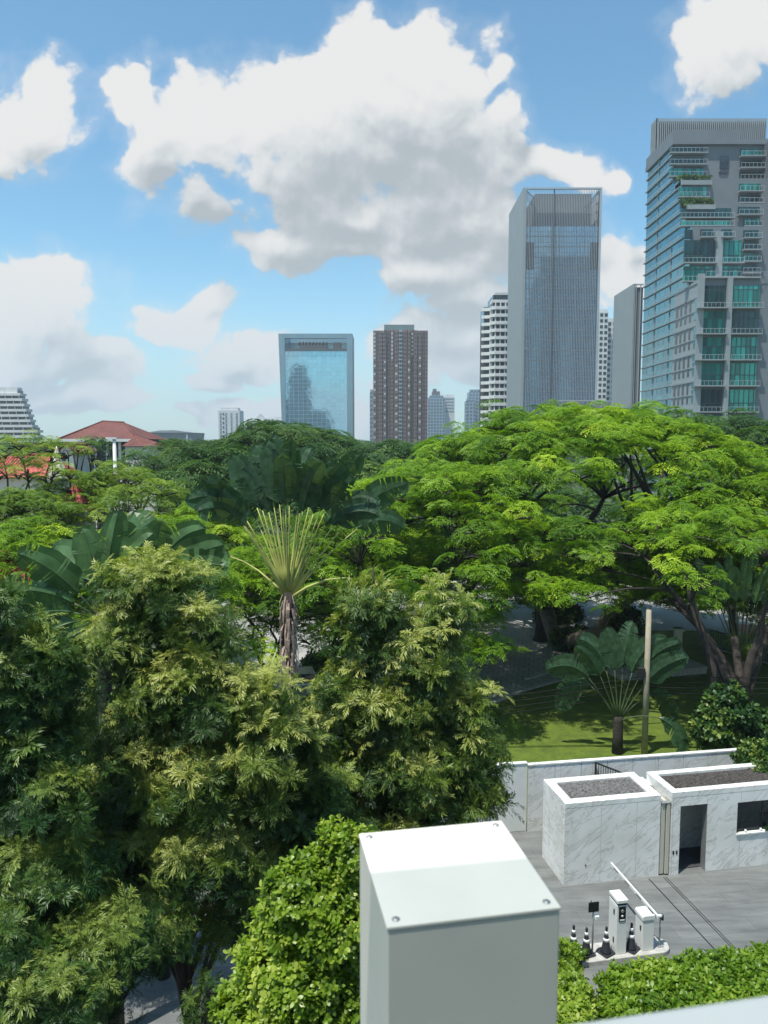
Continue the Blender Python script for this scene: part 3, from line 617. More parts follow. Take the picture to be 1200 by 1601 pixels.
w = MB(); w.tube([(.04, 0, .86), (-.16, -.02, .88)], .05, 12); w.build('sensor_head', M['white_paint'], ps); w = MB(); w.box(.03, .07, -.05, .05, .75, .9); w.build('bracket', M['black'], ps)
sg = empty('sign_post', Lw(-.66, -3.38, ZI), 'thin post carrying a blank black sign and a small white camera', 'sign', rz=A)
w = MB(); w.tube([(0, 0, 0), (0, 0, 1.38)], .024, 10); w.build('pole', M['steel'], sg)
w = MB(); w.box(-.16, .14, -.05, -.02, 1.25, 1.53); w.build('sign_panel', M['black'], sg, .012); w = MB(); w.tube([(-.08, -.03, 1.53), (-.08, -.03, 1.58)], .012, 6); w.build('lug', M['black'], sg)
w = MB(); w.box(.03, .15, -.07, .05, 1.02, 1.13); w.build('camera', M['white_paint'], sg, .012); w = MB(); w.box(-.01, .06, -.02, .02, 1.0, 1.05); w.build('bracket', M['steel'], sg); w = MB(); w.box(-.08, .08, -.08, .08, 0, .012); w.build('base_plate', M['steel'], sg)
# ---- traffic cones
def cone():
    o = empty('traffic_cone', (0, 0, 0), 'x', 'traffic cone', 'black and white cones on the island')
    w = MB(); w.prism([(-.17, -.2), (.17, -.2), (.2, -.17), (.2, .17), (.17, .2), (-.17, .2), (-.2, .17), (-.2, -.17)], 0, .035); w.build('base', M['rubber'], o, .008)
    w = MB(); w.lathe([(.15, .035), (.13, .06), (.028, .68), (.02, .70)], 28); w.build('body', M['rubber'], o)
    rr = lambda z: .13-(.102)*(z-.06)/.62
    for z0, z1 in ((.34, .43), (.53, .62)):
        w = MB(); w.lathe([(rr(z0)+.004, z0), (rr(z1)+.004, z1)], 28); w.build('reflective_band', M['reflect'], o)
    w = MB(); w.lathe([(.03, .66), (.036, .68), (.036, .72), (.022, .745)], 16); w.build('cap', M['rubber'], o)
    return o
c0 = cone()
for i, (u, v, lb) in enumerate(((-1.10, -3.14, 'striped cone partly hidden by leaves at the left end of the island'), (-.80, -3.30, 'striped cone just left of the black sign post'), (-.25, -3.36, 'striped cone between the sign post and the ticket machine'), (.50, -3.34, 'striped cone between the ticket machine and the barrier cabinet'))):
    c = c0 if i == 0 else copy_tree(c0); c.location = Lw(u, v, ZI); c.rotation_euler = (0, 0, A+.2*i); c['label'] = lb
# ------------------------------------------------------------------ our own building: pillar, ledge, wall; plus an added unseen shade sheet
px0, py0 = .010, 1.955; 
pl = empty('balcony_pillar', (px0, py0, 0), 'big white metal clad pillar top with a screw at each corner', 'pillar', rz=A)
w = MB(); w.box(0, .492, 0, .50, 0, 12.688); w.build('shaft', M['pillar_metal'], pl, .004)
w = MB(); w.box(-.003, .495, -.003, .503, 12.689, 12.70); w.build('top_plate', M['pillar_metal'], pl, .003)
for sx, sy in ((.028, .028), (.464, .028), (.464, .472), (.028, .472)):
    w = MB(); w.lathe([(.0115, 0), (.0115, .0012), (.008, .0016), (.0065, .0042), (.003, .0046)], 20, (sx, sy, 12.70)); s = w.build('screw', M['steel'], pl)
    w = MB(); w.box(sx-.0022, sx+.0022, sy-.0022, sy+.0022, 12.7047, 12.7052); w.build('screw_slot', M['black'], s)
e0 = G(850, 1601, 13.22); e1 = G(1200, 1550, 13.22); ea = math.atan2(e1[1]-e0[1], e1[0]-e0[0])
ab = empty('apartment_building', (e0[0], e0[1], 0), 'pale ledge of the building the view is taken from', 'building', rz=ea)
w = MB(); w.box(-.05, 6, -.45, 0, 12.9, 13.22); w.build('ledge', M['ledge'], ab, .012)
w = MB(); w.box(-14, 14, -3.0, -2.2, 0, 15.7); w.build('facade', M['plaster'], ab)
c1_, c2_ = G(590, 1362, 12.7), G(820, 1340, 12.7); SV = (-.25, -.22, .943); dz = 15.75-12.7  # added unseen tinted sheet, placed so its shadow edge crosses the pillar top
ca = math.atan2(c2_[1]-c1_[1], c2_[0]-c1_[0]); cn = empty('shade_sheet', (c1_[0]+SV[0]/SV[2]*dz, c1_[1]+SV[1]/SV[2]*dz, 15.75), 'added unseen tinted sheet that shades the near part of the pillar top', 'canopy', rz=ca)
mm_, nt_, b_ = new_mat('tinted_shade_sheet'); tr_ = nt_.nodes.new('ShaderNodeBsdfTransparent'); tr_.inputs['Color'].default_value = (.56, .58, .57, 1); nt_.links.new(tr_.outputs[0], nt_.nodes['Material Output'].inputs['Surface'])
w = MB(); w.add([(-5, -3.2, 0), (5, -3.2, 0), (5, 0, 0), (-5, 0, 0)], [(0, 1, 2, 3)]); w.build('shade_pane', mm_, cn)
# ------------------------------------------------------------------ small park furniture
def bollard(x, y, lb, colm, capm, h, r_, g):
    o = empty('bollard', (x, y, 0), lb, 'bollard', g); w = MB(); w.lathe([(r_*1.4, 0), (r_*1.4, .03), (r_, .035), (r_, h*.82)], 16); w.build('body', colm, o)
    w = MB(); w.lathe([(r_*.7, h*.82), (r_*.7, h*.93), (r_*1.05, h*.935), (r_*1.05, h)], 16); w.build('cap', capm, o)
x, y, _ = G(894, 1061); bollard(x, y, 'black bollard lamp with a pale head beside the path on the lawn edge', M['black'], M['white_paint'], 1.1, .11, 'bollards by the path')
M['red'] = mat('red_paint', (.35, .04, .03), .5)
x, y, _ = G(867, 1045); bollard(x, y, 'slim red bollard standing on the paved court kerb', M['red'], M['black'], .95, .05, 'bollards by the path')
tb = empty('terrace', G(1000, 1062), 'pale raised terrace slab at the edge of the lawn', 'terrace', rz=.25)
w = MB(); w.box(-1.2, 4.6, 0, 2.6, 0, .38); w.build('plinth', M['concrete'], tb, .02); w = MB(); w.box(-1.25, 4.65, -.05, 2.65, .382, .44); w.build('slab', M['road'], tb, .01)
def onterr(px, py): 
    g = G(px, py, .44); return g
tbl = empty('round_table', onterr(1033, 1043), 'round white table standing on the terrace', 'table'); w = MB(); w.lathe([(.5, .72), (.5, .75)], 24); w.build('table_top', M['white_paint'], tbl); w = MB(); w.lathe([(.25, 0), (.22, .03), (.04, .05), (.04, .72)], 16); w.build('pedestal', M['white_paint'], tbl)
bn = empty('storage_bin', onterr(1046, 1043), 'dark square bin beside the white table', 'bin'); w = MB(); w.box(-.32, .32, -.25, .25, 0, .82); w.build('body', M['iron'], bn, .02); w = MB(); w.box(-.35, .35, -.28, .28, .822, .88); w.build('lid', M['iron'], bn, .02)
cl = empty('terrace_column', onterr(1058, 1041), 'pale square column at the right end of the terrace', 'column'); w = MB(); w.box(-.2, .2, -.2, .2, 0, 2.2); w.build('shaft', M['plaster'], cl); w = MB(); w.box(-.28, .28, -.28, .28, 2.202, 2.35); w.build('capital', M['plaster'], cl)
# standing person seen as a small figure under the leaves
def box_hedge(name, pts, h, n, label, m, group=None, s=(1.2, 2.2)):
    """clipped hedge: base polygon filled with leaf rosettes on top and sides"""
    P2 = np.array(pts); c = P2.mean(0); root = empty(name, (c[0], c[1], 0), label, 'hedge', group)
    mn, mx = P2.min(0), P2.max(0); pos = []
    def inside(q):
        s_ = False; j = len(P2)-1
        for i in range(len(P2)):
            if (P2[i, 1] > q[1]) != (P2[j, 1] > q[1]) and q[0] < (P2[j, 0]-P2[i, 0])*(q[1]-P2[i, 1])/(P2[j, 1]-P2[i, 1])+P2[i, 0]: s_ = not s_
            j = i
        return s_
    while len(pos) < n*.65:
        q = RNG.uniform(mn, mx)
        if inside(q): pos.append((q[0], q[1], h+RNG.normal()*.045+.05*math.sin(q[0]*3)*math.cos(q[1]*2.6)-abs(RNG.normal())*.06, 0, 0, 1))
    while len(pos) < n:
        i = RNG.integers(len(P2)); a, b = P2[i], P2[(i+1) % len(P2)]; t = RNG.uniform(); q = a+(b-a)*t; nn = np.array([(b-a)[1], -(b-a)[0]]); nn /= np.linalg.norm(nn)
        if np.dot(q-c, nn) < 0: nn = -nn
        zz = RNG.uniform(.05, h); q = q+nn*(RNG.normal()*.05-.05*(zz/h)**4); pos.append((q[0], q[1], zz, nn[0], nn[1], .4))
    pos = np.array(pos); d = pos[:, 3:]+RNG.normal(size=(len(pos), 3))*.45
    tint = .5+.18*np.sin(pos[:, 0]*1.7)*np.cos(pos[:, 1]*2.3)+RNG.normal(size=len(pos))*.16
    V, Q, T = inst(ROSETTE, frames(d), RNG.uniform(*s, size=len(pos)), pos[:, :3]-np.array([c[0], c[1], 0]), tint); nmesh('foliage', V, Q, T, m, root)
    core = MB(); k = .93; core.prism([tuple((p-c)*k) for p in P2], 0, h-.16); core.build('stems', M['soil'], root)
    return root
box_hedge('clipped_hedge', lp((-1.15, -5.25), (8.5, -5.35), (8.5, -7.8), (-1.95, -7.8)), 1.05, 7500, 'bright green clipped hedge beside the parking barrier', M['leaf_hedge'], 'hedges along the drive')
box_hedge('low_shrub_hedge', lp((-2.9, -4.9), (-2.1, -4.75), (-1.95, -5.5), (-2.5, -7.4), (-5.5, -7.4), (-5.0, -5.8)), .95, 3000, 'yellow green shrub strip beside the white pillar', M['leaf_lime'], 'hedges along the drive')
box_hedge('tuft_shrub', lp((-1.45, -3.0), (-1.05, -3.3), (-1.05, -3.66), (-1.5, -3.66)), .34, 130, 'small leafy tuft at the foot of the leftmost cone', M['leaf_hedge'], None, (.8, 1.5))
def hedge_px(a, b, depth, h, lb, nm='box_hedge', n=500):
    x0, y0, _ = G(*a); x1, y1, _ = G(*b); L_ = math.hypot(x1-x0, y1-y0); ux, uy = (x1-x0)/L_, (y1-y0)/L_
    box_hedge(nm, [(x0, y0), (x1, y1), (x1-uy*depth, y1+ux*depth), (x0-uy*depth, y0+ux*depth)], h, n, lb, M['leaf_dark'], 'hedges in the park', (2.2, 3.8))
hedge_px((884, 1019), (925, 1014), 1.3, .9, 'dark clipped hedge inside the curved kerb of the paved court')
hedge_px((858, 978), (905, 972), 1.6, 1.0, 'dark clipped hedge behind the great horizontal limb')
hedge_px((962, 992), (1000, 990), 1.6, 1.3, 'dark clipped hedge left of the pole')
hedge_px((500, 1065), (600, 1040), 1.5, .9, 'long low hedge beyond the parked silver car', n=900)
# iron fence at the right
ifn = empty('iron_fence', G(1095, 1008), 'black iron railings between the lawn and the red pavement', 'fence'); g0 = G(1095, 1008); g1 = G(1290, 1062); L_ = math.hypot(g1[0]-g0[0], g1[1]-g0[1]); ifn.rotation_euler = (0, 0, math.atan2(g1[1]-g0[1], g1[0]-g0[0]))
w = MB(); n = int(L_/.14)
for k in range(n): w.box(k*.14, k*.14+.025, -.012, .012, .05, 1.3)
w.build('bars', M['iron'], ifn); w = MB(); w.box(0, L_, -.02, .02, .12, .16); w.box(0, L_, -.02, .02, 1.2, 1.24); w.build('rails', M['iron'], ifn)
w = MB(); w.box(0, L_, -.1, .1, 0, .08); w.build('base', M['concrete'], ifn)
# concrete utility pole with four cables
pb = G(1007, 1179); ptop = P(1007, 800, pb[1])[2]
up = empty('utility_pole', pb, 'beige concrete utility pole standing on the lawn', 'pole'); w = MB(); w.tube([(0, 0, 0), (0, 0, 6.6)], [.14, .11], 14); w.build('shaft', M['wood_pole'], up)
w = MB(); w.box(-.42, -.12, -.16, .12, 3.55, 4.0); w.build('junction_box', M['iron'], up, .02)
CG = 'cables strung across the lawn'
for k in range(4):
    lb = ['lowest', 'second lowest', 'second highest', 'highest'][k]+' black cable strung past the utility pole'; Yc = pb[1]+.35
    q0 = P(300, 1168-9*k, Yc); q1 = P(1007, 1083-8.7*k, Yc); q2 = P(1500, 1077-8.2*k, Yc); w = MB()
    w.tube(arc(q0, q1, -.22, 24)+arc(q1, q2, -.12, 22)[1:], .017, 5); tag(w.build('overhead_cable', M['cable']), lb, 'cable', CG)
w = MB(); w.box(-.05, .05, .1, .33, 3.1, 4.1); w.build('cable_bracket', M['iron'], up)
# ================================================================== buildings
M['glass_blue'] = grid_mat('blue_curtain_glass', (.36, .60, .70), (.34, .50, .56), 2.4, 2.0, w=.05, rough=.05, metal=.8, vary=.06, spec=.8)
M['glass_grey'] = grid_mat('grey_curtain_glass', (.30, .52, .68), (.26, .40, .50), 1.6, 3.9, w=.10, rough=.06, metal=.85, vary=.12, spec=.8)
M['glass_side'] = grid_mat('pale_green_glass', (.12, .33, .37), (.22, .31, .34), 4.2, 3.3, w=.16, rough=.10, metal=.72, vary=.14)
M['glass_teal'] = grid_mat('teal_glass', (.02, .25, .20), (.02, .05, .05), 1.15, 3.3, w=.11, rough=.07, metal=.35, vary=.5, spec=.8)
M['glass_darkteal'] = grid_mat('dark_teal_glass', (.008, .06, .06), (.015, .03, .03), 1.2, 3.3, w=.10, rough=.07, metal=.3, vary=.5, spec=.8)
M['cladding'] = mat('grey_cladding', (.175, .195, .21), .6, var=.07, scale=.25)
M['cladding_dark'] = mat('dark_grey_cladding', (.12, .13, .14), .6, var=.1, scale=.3)
M['slab_grey'] = mat('slab_edge', (.28, .31, .32), .6, var=.08, scale=.5)
M['fin_white'] = mat('pale_fins', (.40, .44, .47), .5, var=.05, scale=.3)
M['wall_grey'] = mat('warm_grey_panels', (.30, .33, .335), .7, var=.04, scale=.2)
M['white_bldg'] = mat('white_building_paint', (.66, .66, .64), .8, var=.1, scale=.2)
M['win_dark'] = mat('dark_window_glass', (.035, .05, .06), .12, var=.5, scale=.6)
M['brick'] = mat('brown_brick', (.215, .135, .105), .85, var=.18, scale=.4)
M['brick_dark'] = mat('dark_brick', (.125, .095, .085), .85, var=.2, scale=.4)
M['roof_green'] = mat('greenish_roof', (.14, .20, .20), .6, var=.1)
M['rail'] = mat('balcony_rail', (.45, .5, .5), .4, var=.1)
def part(mb, name, m, par, bevel=0): return mb.build(name, m, par, bevel)
def share(o, par, loc):
    c = o.copy(); COL.objects.link(c); c.parent = par; c.location = loc; return c
# ---- stepped apartment tower on the right (local origin: left face plane x=0, y measured from camera depth 184)
X0 = 75.0; Y0 = 184.0
rt = empty('stepped_tower', (X0, Y0, 0), 'tall stepped grey apartment tower with teal glass balconies and louvred roof screen', 'tower')
def hz(py, Yw): return P(1100, py, Yw)[2]
def lx(px, Yw): return P(px, 400, Yw)[0]-X0
def Ly(Yw): return Yw-Y0
YB = 226.0
tiers = [   # (front depth, z bottom, z top, right edge px)
 (206.0, hz(275, 206), hz(226, 206), 1215), (200.5, hz(322, 200.5), hz(288, 200.5), 1215),
 (196.5, hz(355, 196.5), hz(323, 196.5), 1215), (193.0, hz(442, 193), hz(357, 193), 1215), (184.0, 0, hz(443, 184), 1215)]
FL = 3.3
top_z = hz(204, 206); band_b = hz(226, 206)
# main shafts
zt = 0
w = MB(); xr = lx(1215, 206)+3
prev = band_b
zs = [band_b, hz(283, 203), hz(322, 199), hz(357, 195), hz(443, 190), 0]; ys = [206, 200.5, 196.5, 193, 184]
for i in range(5): w.box(.25, xr, Ly(ys[i])+.3, Ly(YB), zs[i+1]+(.001 if i < 4 else 0), zs[i]-.001)
part(w, 'wall', M['cladding'], rt)
# left face glazing + slab bands
w = MB(); 
for i in range(5): w.box(.0, .25, Ly(ys[i])+.25, Ly(YB), zs[i+1]+.02, zs[i]-.02)
part(w, 'side_glazing', M['glass_side'], rt)
w = MB(); z = 2.0
while z < band_b-1:
    i = max(k for k in range(5) if zs[k] > z); w.box(-.45, .25, Ly(ys[i])+.1, Ly(YB)+.3, z, z+.32); z += FL
for yy in (10.5, 21.5, 32.5): w.box(-.16, -.002, yy, yy+.3, 0, (band_b if yy > 22.5 else zs[3] if yy > 16 else zs[4])-.1)
part(w, 'side_slab_band', M['slab_grey'], rt)
# tall slot windows low on the side face, in a smooth grey panel
w = MB(); w.box(-.30, -.01, 0.1, 17.5, 2, zs[4]-.4); sp = part(w, 'side_panel', M['wall_grey'], rt)
sl = None
for j in range(9):
    z = 3.5+j*6.6
    if z+5.6 > zs[4]: break
    for yy, ww in ((1.2, 3.2), (6.3, 1.1), (9.2, 1.2), (12.0, 1.2), (14.6, 1.5)):
        key = (ww,)
        w = MB(); w.box(-.36, -.31, 0, ww, 0, 5.2); o = part(w, 'slot_window', M['glass_side'] if yy < 2 else M['win_dark'], rt); o.location = (0, yy, z)
w = MB()
for j in range(9):
    z = 1.9+j*6.6; 
    if z < zs[4]: w.box(-.5, -.31, 0, 17.5, z, z+.5)
part(w, 'side_ledge', M['slab_grey'], rt)
# roof band and louvred screen
w = MB(); w.box(-.6, xr, Ly(206)-.6, Ly(YB)+.4, band_b, top_z-2.2); w.box(-.6, lx(1147, 206), Ly(206)-.6, Ly(YB), top_z-2.2, top_z); part(w, 'roof_band', M['cladding'], rt)
w = MB(); zt0, zt1 = top_z-2.1, hz(184, 221); k = 0
x = .3
while x < xr: w.box(x, x+.22, Ly(221), Ly(221)+.5, zt0, zt1); x += .55
y = Ly(221)
while y < Ly(YB)-.3: w.box(.3, .8, y, y+.22, zt0, zt1); y += .6
part(w, 'louvre_screen', M['slab_grey'], rt); w = MB(); w.box(.9, xr, Ly(221)+.7, Ly(YB)-1, zt0, zt1-.6); part(w, 'plant_room', M['cladding_dark'], rt)
# front features. fw(px0,px1,py_top,py_bot,depth,kind)
def fwin(x0, x1, y0, y1, Yw, m='glass_teal', name='window', proud=.05, thick=.3, floors=True, balc=True, fh=None):
    a, b = lx(x0, Yw), lx(x1, Yw); zb, ztp = hz(y1, Yw), hz(y0, Yw); yy = Ly(Yw)
    w = MB(); w.box(a, b, yy-proud, yy+.31, zb, ztp); o = part(w, name, M[m], rt)
    if balc:
        w = MB(); w.box(a-.4, b+.4, yy-1.5, yy-proud-.002, zb-.28, zb-.001); s = part(w, 'balcony', M['slab_grey'], rt)
        w = MB(); w.box(a-.35, b+.35, yy-1.46, yy-1.42, zb+1.0, zb+1.07); n = max(2, int((b-a)/.9))
        for k in range(n+1): xx = a-.33+(b-a+.62)*k/n; w.box(xx, xx+.05, yy-1.46, yy-1.42, zb, zb+1.0)
        part(w, 'railing', M['rail'], s)
    return o
# top group
for y0, y1, dk in ((229, 240, 0), (246, 258, 0), (263, 277, 1)): fwin(1042, 1095, y0, y1, 206, 'glass_teal' if dk else 'glass_darkteal')
fwin(1120, 1133, 243, 263, 206, 'win_dark', balc=False); fwin(1119, 1132, 268, 270, 206, 'win_dark', balc=False, name='vent')
fwin(1057, 1100, 292, 309, 200.5); fwin(1062, 1140, 325, 341, 196.5, 'glass_darkteal')
fwin(1062, 1140, 345, 354, 195, 'glass_teal')
# upper right window column
ry = 232
for k in range(13):
    y0 = 232+k*18.2
    yc = 206 if y0 < 270 else 200.5 if y0 < 310 else 196.5 if y0 < 345 else 193
    if y0 < 430: fwin(1161 if y0 > 340 else 1151, 1184, y0, y0+13, yc, 'glass_teal' if k % 3 == 0 else 'glass_darkteal')
w = MB(); w.box(lx(1186, 206), lx(1199, 206), Ly(190), Ly(206)+.2, 0, band_b-.05); part(w, 'shaft_wall', M['cladding_dark'], rt)
# third tier: pair of bays
fwin(1069, 1081, 359, 373, 193, 'glass_darkteal', balc=False)
for x0, x1 in ((1094, 1113), (1126, 1142)): fwin(x0, x1, 358, 371, 193, 'glass_darkteal')
for y0, y1 in ((375, 411), (416, 440)):
    fwin(1069, 1116, y0, y1, 193, 'glass_darkteal' if y0 == 375 else 'glass_teal'); fwin(1129, 1158, y0, y1, 193, 'glass_teal')
w = MB(); w.box(lx(1117, 193), lx(1127, 193), Ly(193)-.9, Ly(193)+.2, zs[4], zs[3]-1.4); part(w, 'pier', M['slab_grey'], rt)
# podium tier: five double height bays in two columns
for k in range(6):
    y0 = 446+k*40.5; y1 = y0+35
    fwin(1093, 1136, y0, y1, 184, 'glass_darkteal' if k in (0, 4) else 'glass_teal'); fwin(1147, 1190, y0, y1, 184, 'glass_darkteal' if k in (1, 5) else 'glass_teal')
w = MB(); w.box(lx(1137.5, 184), lx(1145, 184), -.9, .2, 0, zs[4]); w.box(.0, lx(1092, 184), -.5, .2, 0, zs[4]+1.0); part(w, 'pier', M['slab_grey'], rt)
w = MB(); w.box(.0, lx(1190, 184), -.5, 9, zs[4]+.001, zs[4]+.35); 
for k in range(20): xx = .3+k*.9; w.box(xx, xx+.06, -.4, -.34, zs[4]+.35, zs[4]+1.5)
w.box(.3, 17.5, -.42, -.32, zs[4]+1.5, zs[4]+1.6); part(w, 'terrace_parapet', M['slab_grey'], rt)
fwin(1192, 1214, 446, 660, 186, 'glass_darkteal', balc=False)
for Yt, x0, x1, py in ((200.5, 1050, 1105, 284), (196.5, 1058, 1112, 322)):      # planted terraces
    a, b = lx(x0, Yt), lx(x1, Yt); z = hz(py, Yt)
    w = MB(); w.box(0, b+.4, Ly(Yt)-.5, Ly(Yt)+4, z-.8, z+.3); part(w, 'terrace_parapet', M['slab_grey'], rt)
    tg = empty('roof_garden', (X0+(a+b)/2, Yt+1.2, z+.3), ('low planting on the upper step of the stepped tower' if py < 300 else 'green planting on the second step of the stepped tower'), 'plants', 'roof gardens on the tower')
    n = 260; pos = np.stack([RNG.uniform(a-(a+b)/2+1.5, b-(a+b)/2, n), RNG.uniform(-.8, .8, n), RNG.uniform(0, 1.0, n)], 1); V, Q, T = inst(ROSETTE, frames(RNG.normal(size=(n, 3))+np.array([0, 0, 1])), RNG.uniform(5, 9, n), pos, RNG.uniform(.1, .6, n)); nmesh('foliage', V, Q, T, M['leaf_far'], tg)
# ---- finned office tower
YM = 300.0
def xm(px, Y=YM): return P(px, 460, Y)[0]
def zm(py, Y=YM): return P(600, py, Y)[2]
xa, xb = xm(818), xm(936); ztop = zm(293)
mt = empty('finned_office_tower', (xa, YM, 0), 'grey glass office tower with close vertical fins and a blank left side', 'tower')
W = xb-xa; D = 34.
w = MB(); w.box(.6, W-.6, .8, D, 0, ztop-14); part(w, 'curtain_wall', M['glass_grey'], mt)
w = MB(); w.box(4.2, W-3.0, 2.4, D-3, ztop-14, ztop-1.5); part(w, 'plant_room', M['cladding'], mt)
w = MB(); w.box(-.6, .55, -.4, D, 0, ztop); part(w, 'side_wall', M['wall_grey'], mt)
w = MB(); w.box(W-.55, W+.2, -.4, D, 0, ztop); part(w, 'end_wall', M['fin_white'], mt)
w = MB(); n = 44
for k in range(n): x = .8+(W-1.6)*k/n; w.box(x, x+.09, -.15, .35, 0, ztop-.6)
part(w, 'fin', M['fin_white'], mt)
w = MB()
for k in range(26): z = 6+k*3.9; w.box(.6, W-.6, .55, .78, z, z+.32) if z < ztop-16 else None
part(w, 'spandrel_band', M['fin_white'], mt)
w = MB(); w.box(-.6, W+.2, -.42, .4, ztop-.6, ztop); w.box(-.6, W+.2, D-.5, D, ztop-.6, ztop); part(w, 'roof_rail', M['fin_white'], mt)
w = MB(); w.box(.6, 3.8, .5, .79, ztop-30, ztop-20); part(w, 'dark_panel', M['cladding_dark'], mt); w = MB(); w.box(W-3.4, W-.6, .5, .79, ztop-30, ztop-20); w.v and part(w, 'dark_panel', M['cladding_dark'], mt)
w = MB(); w.box(W*.38, W*.38+.25, -.5, .36, 0, ztop-.6); part(w, 'maintenance_rail', M['cladding_dark'], mt)
for sx in (0, 1):
    w = MB()
    for i in range(9): t = i/8; xx = (.8+3.3*t) if sx == 0 else (W-.8-5.2*t); w.tube([(xx, .6, ztop-1.2-t*(5.5 if sx else 3)), (xx+(1 if sx else -1)*.5, 5, ztop-2.2-t*(5.5 if sx else 3))], .12, 4)
    w.tube([(.8, .7, ztop-1) if sx == 0 else (W-.8, .7, ztop-1), (4.2, .7, ztop-4) if sx == 0 else (W-6, .7, ztop-7)], .22, 4); part(w, 'roof_truss', M['fin_white'], mt)
# low finned annex in front
ax = empty('finned_annex', (xm(862, 280), 280, 0), 'low grey annex screened by vertical fins between the towers', 'building'); AW = xm(997, 280)-xm(862, 280); az = zm(627, 280)
w = MB(); w.box(0, AW, .5, 20, 0, az-.6); part(w, 'wall', M['cladding_dark'], ax); w = MB()
for k in range(70): x = AW*k/70; w.box(x, x+.16, 0, .4, 0, az)
part(w, 'fin', M['fin_white'], ax); w = MB(); w.box(-.2, AW+.2, -.1, .6, az+.001, az+.4); w.box(AW*.6, AW*.6+.5, -.3, 0, 0, az); part(w, 'trim', M['fin_white'], ax)
# ---- plain grey slab building between the towers
gx0, gx1 = xm(990, 250), xm(1006, 250); zg = zm(443, 250)
gs = empty('slab_tower', (gx0, 250, 0), 'blank grey slab sided building left of the stepped tower', 'tower')
w = MB(); SW = gx1-gx0; gD = 21
w.box(0, .6, 0, gD, 0, zg); part(w, 'side_wall', M['wall_grey'], gs); w = MB(); w.box(.6, SW, .6, gD, 0, zg-1); part(w, 'wall', M['cladding'], gs)
w = MB()
for k in range(5): x = .9+k*1.4; w.box(x, x+.18, .1, .58, 0, zg-.4)
w.box(.6, SW, .1, .58, zg-.399, zg); part(w, 'fin', M['fin_white'], gs)
# ---- white grid tower
def grid_tower(name, label, px0, px1, pyt, Y, cols, rows, m, wm, D, cat='tower', fh=3.1, gap=.28, group=None, slab=None, inset=.15, wh=.55, rz=0, roofh=1.2):
    x0, x1 = xm(px0, Y), xm(px1, Y); zt = zm(pyt, Y); Wd = x1-x0
    r = empty(name, (x0, Y, 0), label, cat, group, rz); w = MB(); w.box(0, Wd, .3, D, 0, zt-roofh); part(w, 'wall', m, r); w = MB(); w.box(.6, Wd-.6, .8, D-1, zt-roofh+.001, zt); part(w, 'roof', m, r)
    if cols:
        cw = Wd/cols; first = None; cnt = 0; extra = MB()
        for j in range(rows):
            z = zt-roofh-(j+1)*fh+.5
            if z < 0: break
            for i in range(cols):
                a, b = cw*gap*.5, cw*(1-gap*.5)
                if cnt < 100:
                    if first is None: w = MB(); w.box(a, b, .22, .299, 0, fh*wh); first = part(w, 'window', wm, r); first.location = (0, 0, z)
                    else: share(first, r, (i*cw, 0, z))
                else: extra.box(i*cw+a, i*cw+b, .22, .299, z, z+fh*wh)
                cnt += 1
        if extra.v: o = part(extra, 'upper_window' if False else 'window', wm, r); o['kind'] = 'stuff'
    return r
gt = grid_tower('white_grid_tower', 'white apartment tower with a grid of small dark windows behind the finned tower', 931, 952, 483, 420, 3, 22, M['white_bldg'], M['win_dark'], 18, gap=.34)
grid_tower('white_grid_annex', 'lower white block with dark windows half hidden by the grey slab building', 950, 966, 497, 424, 2, 20, M['white_bldg'], M['win_dark'], 16, gap=.34)
w = MB(); WW = xm(943, 420)-xm(931, 420); zt_ = zm(452, 420); w.box(-2, WW*.4, 2, 12, zm(483, 420)+.001, zt_); w.tube([(WW*.2, 6, zt_), (WW*.2, 6, zt_+4)], .3, 6); part(w, 'roof_tower', M['white_bldg'], gt)
# ---- white balcony tower
YB2 = 345.; bx0, bx1, bx2 = xm(753, YB2+6), xm(769, YB2), xm(802, YB2); zb2 = zm(459, YB2); 
bt = empty('balcony_tower', (bx0, YB2, 0), 'white apartment tower ringed with curved balconies left of the finned tower', 'tower')
w = MB(); a1 = bx1-bx0; a2 = bx2-bx0
w.box(a1+.8, a2, 2.2, 20, 0, zb2); w.box(1.2, a1+.79, 7, 20, 0, zb2-4.5); part(w, 'wall', M['win_dark'], bt)
slabs = []; z = 4.0; first = None
while z < zb2:
    if first is None:
        w = MB(); w.prism([(a1+1.6, .6), (a2, .6), (a2, 8), (1.0, 8), (.0, 6.4), (1.6, 5.6), (a1, 4.6), (a1-.4, 2.4)], 0, 1.35); first = part(w, 'balcony', M['white_bldg'], bt); first.location = (0, 0, z)
    else: share(first, bt, (0, 0, z)) if z < zb2-5 else None
    z += 3.25
w = MB(); w.box(a1+.2, a2, 1.4, 9, zb2-3.4, zb2-2.2); w.box(a1+1.8, a2, 2.6, 9, zb2, zb2+1.1); part(w, 'roof', M['white_bldg'], bt)
w = MB()
for k in range(5): x = a1+1.6+k*2.2; w.box(x, x+.45, 1.0, 2.19, 0, zb2-3.5)
w.box(a1-.2, a1+.9, 3.2, 5.4, 0, zb2-5); part(w, 'pier', M['white_bldg'], bt)
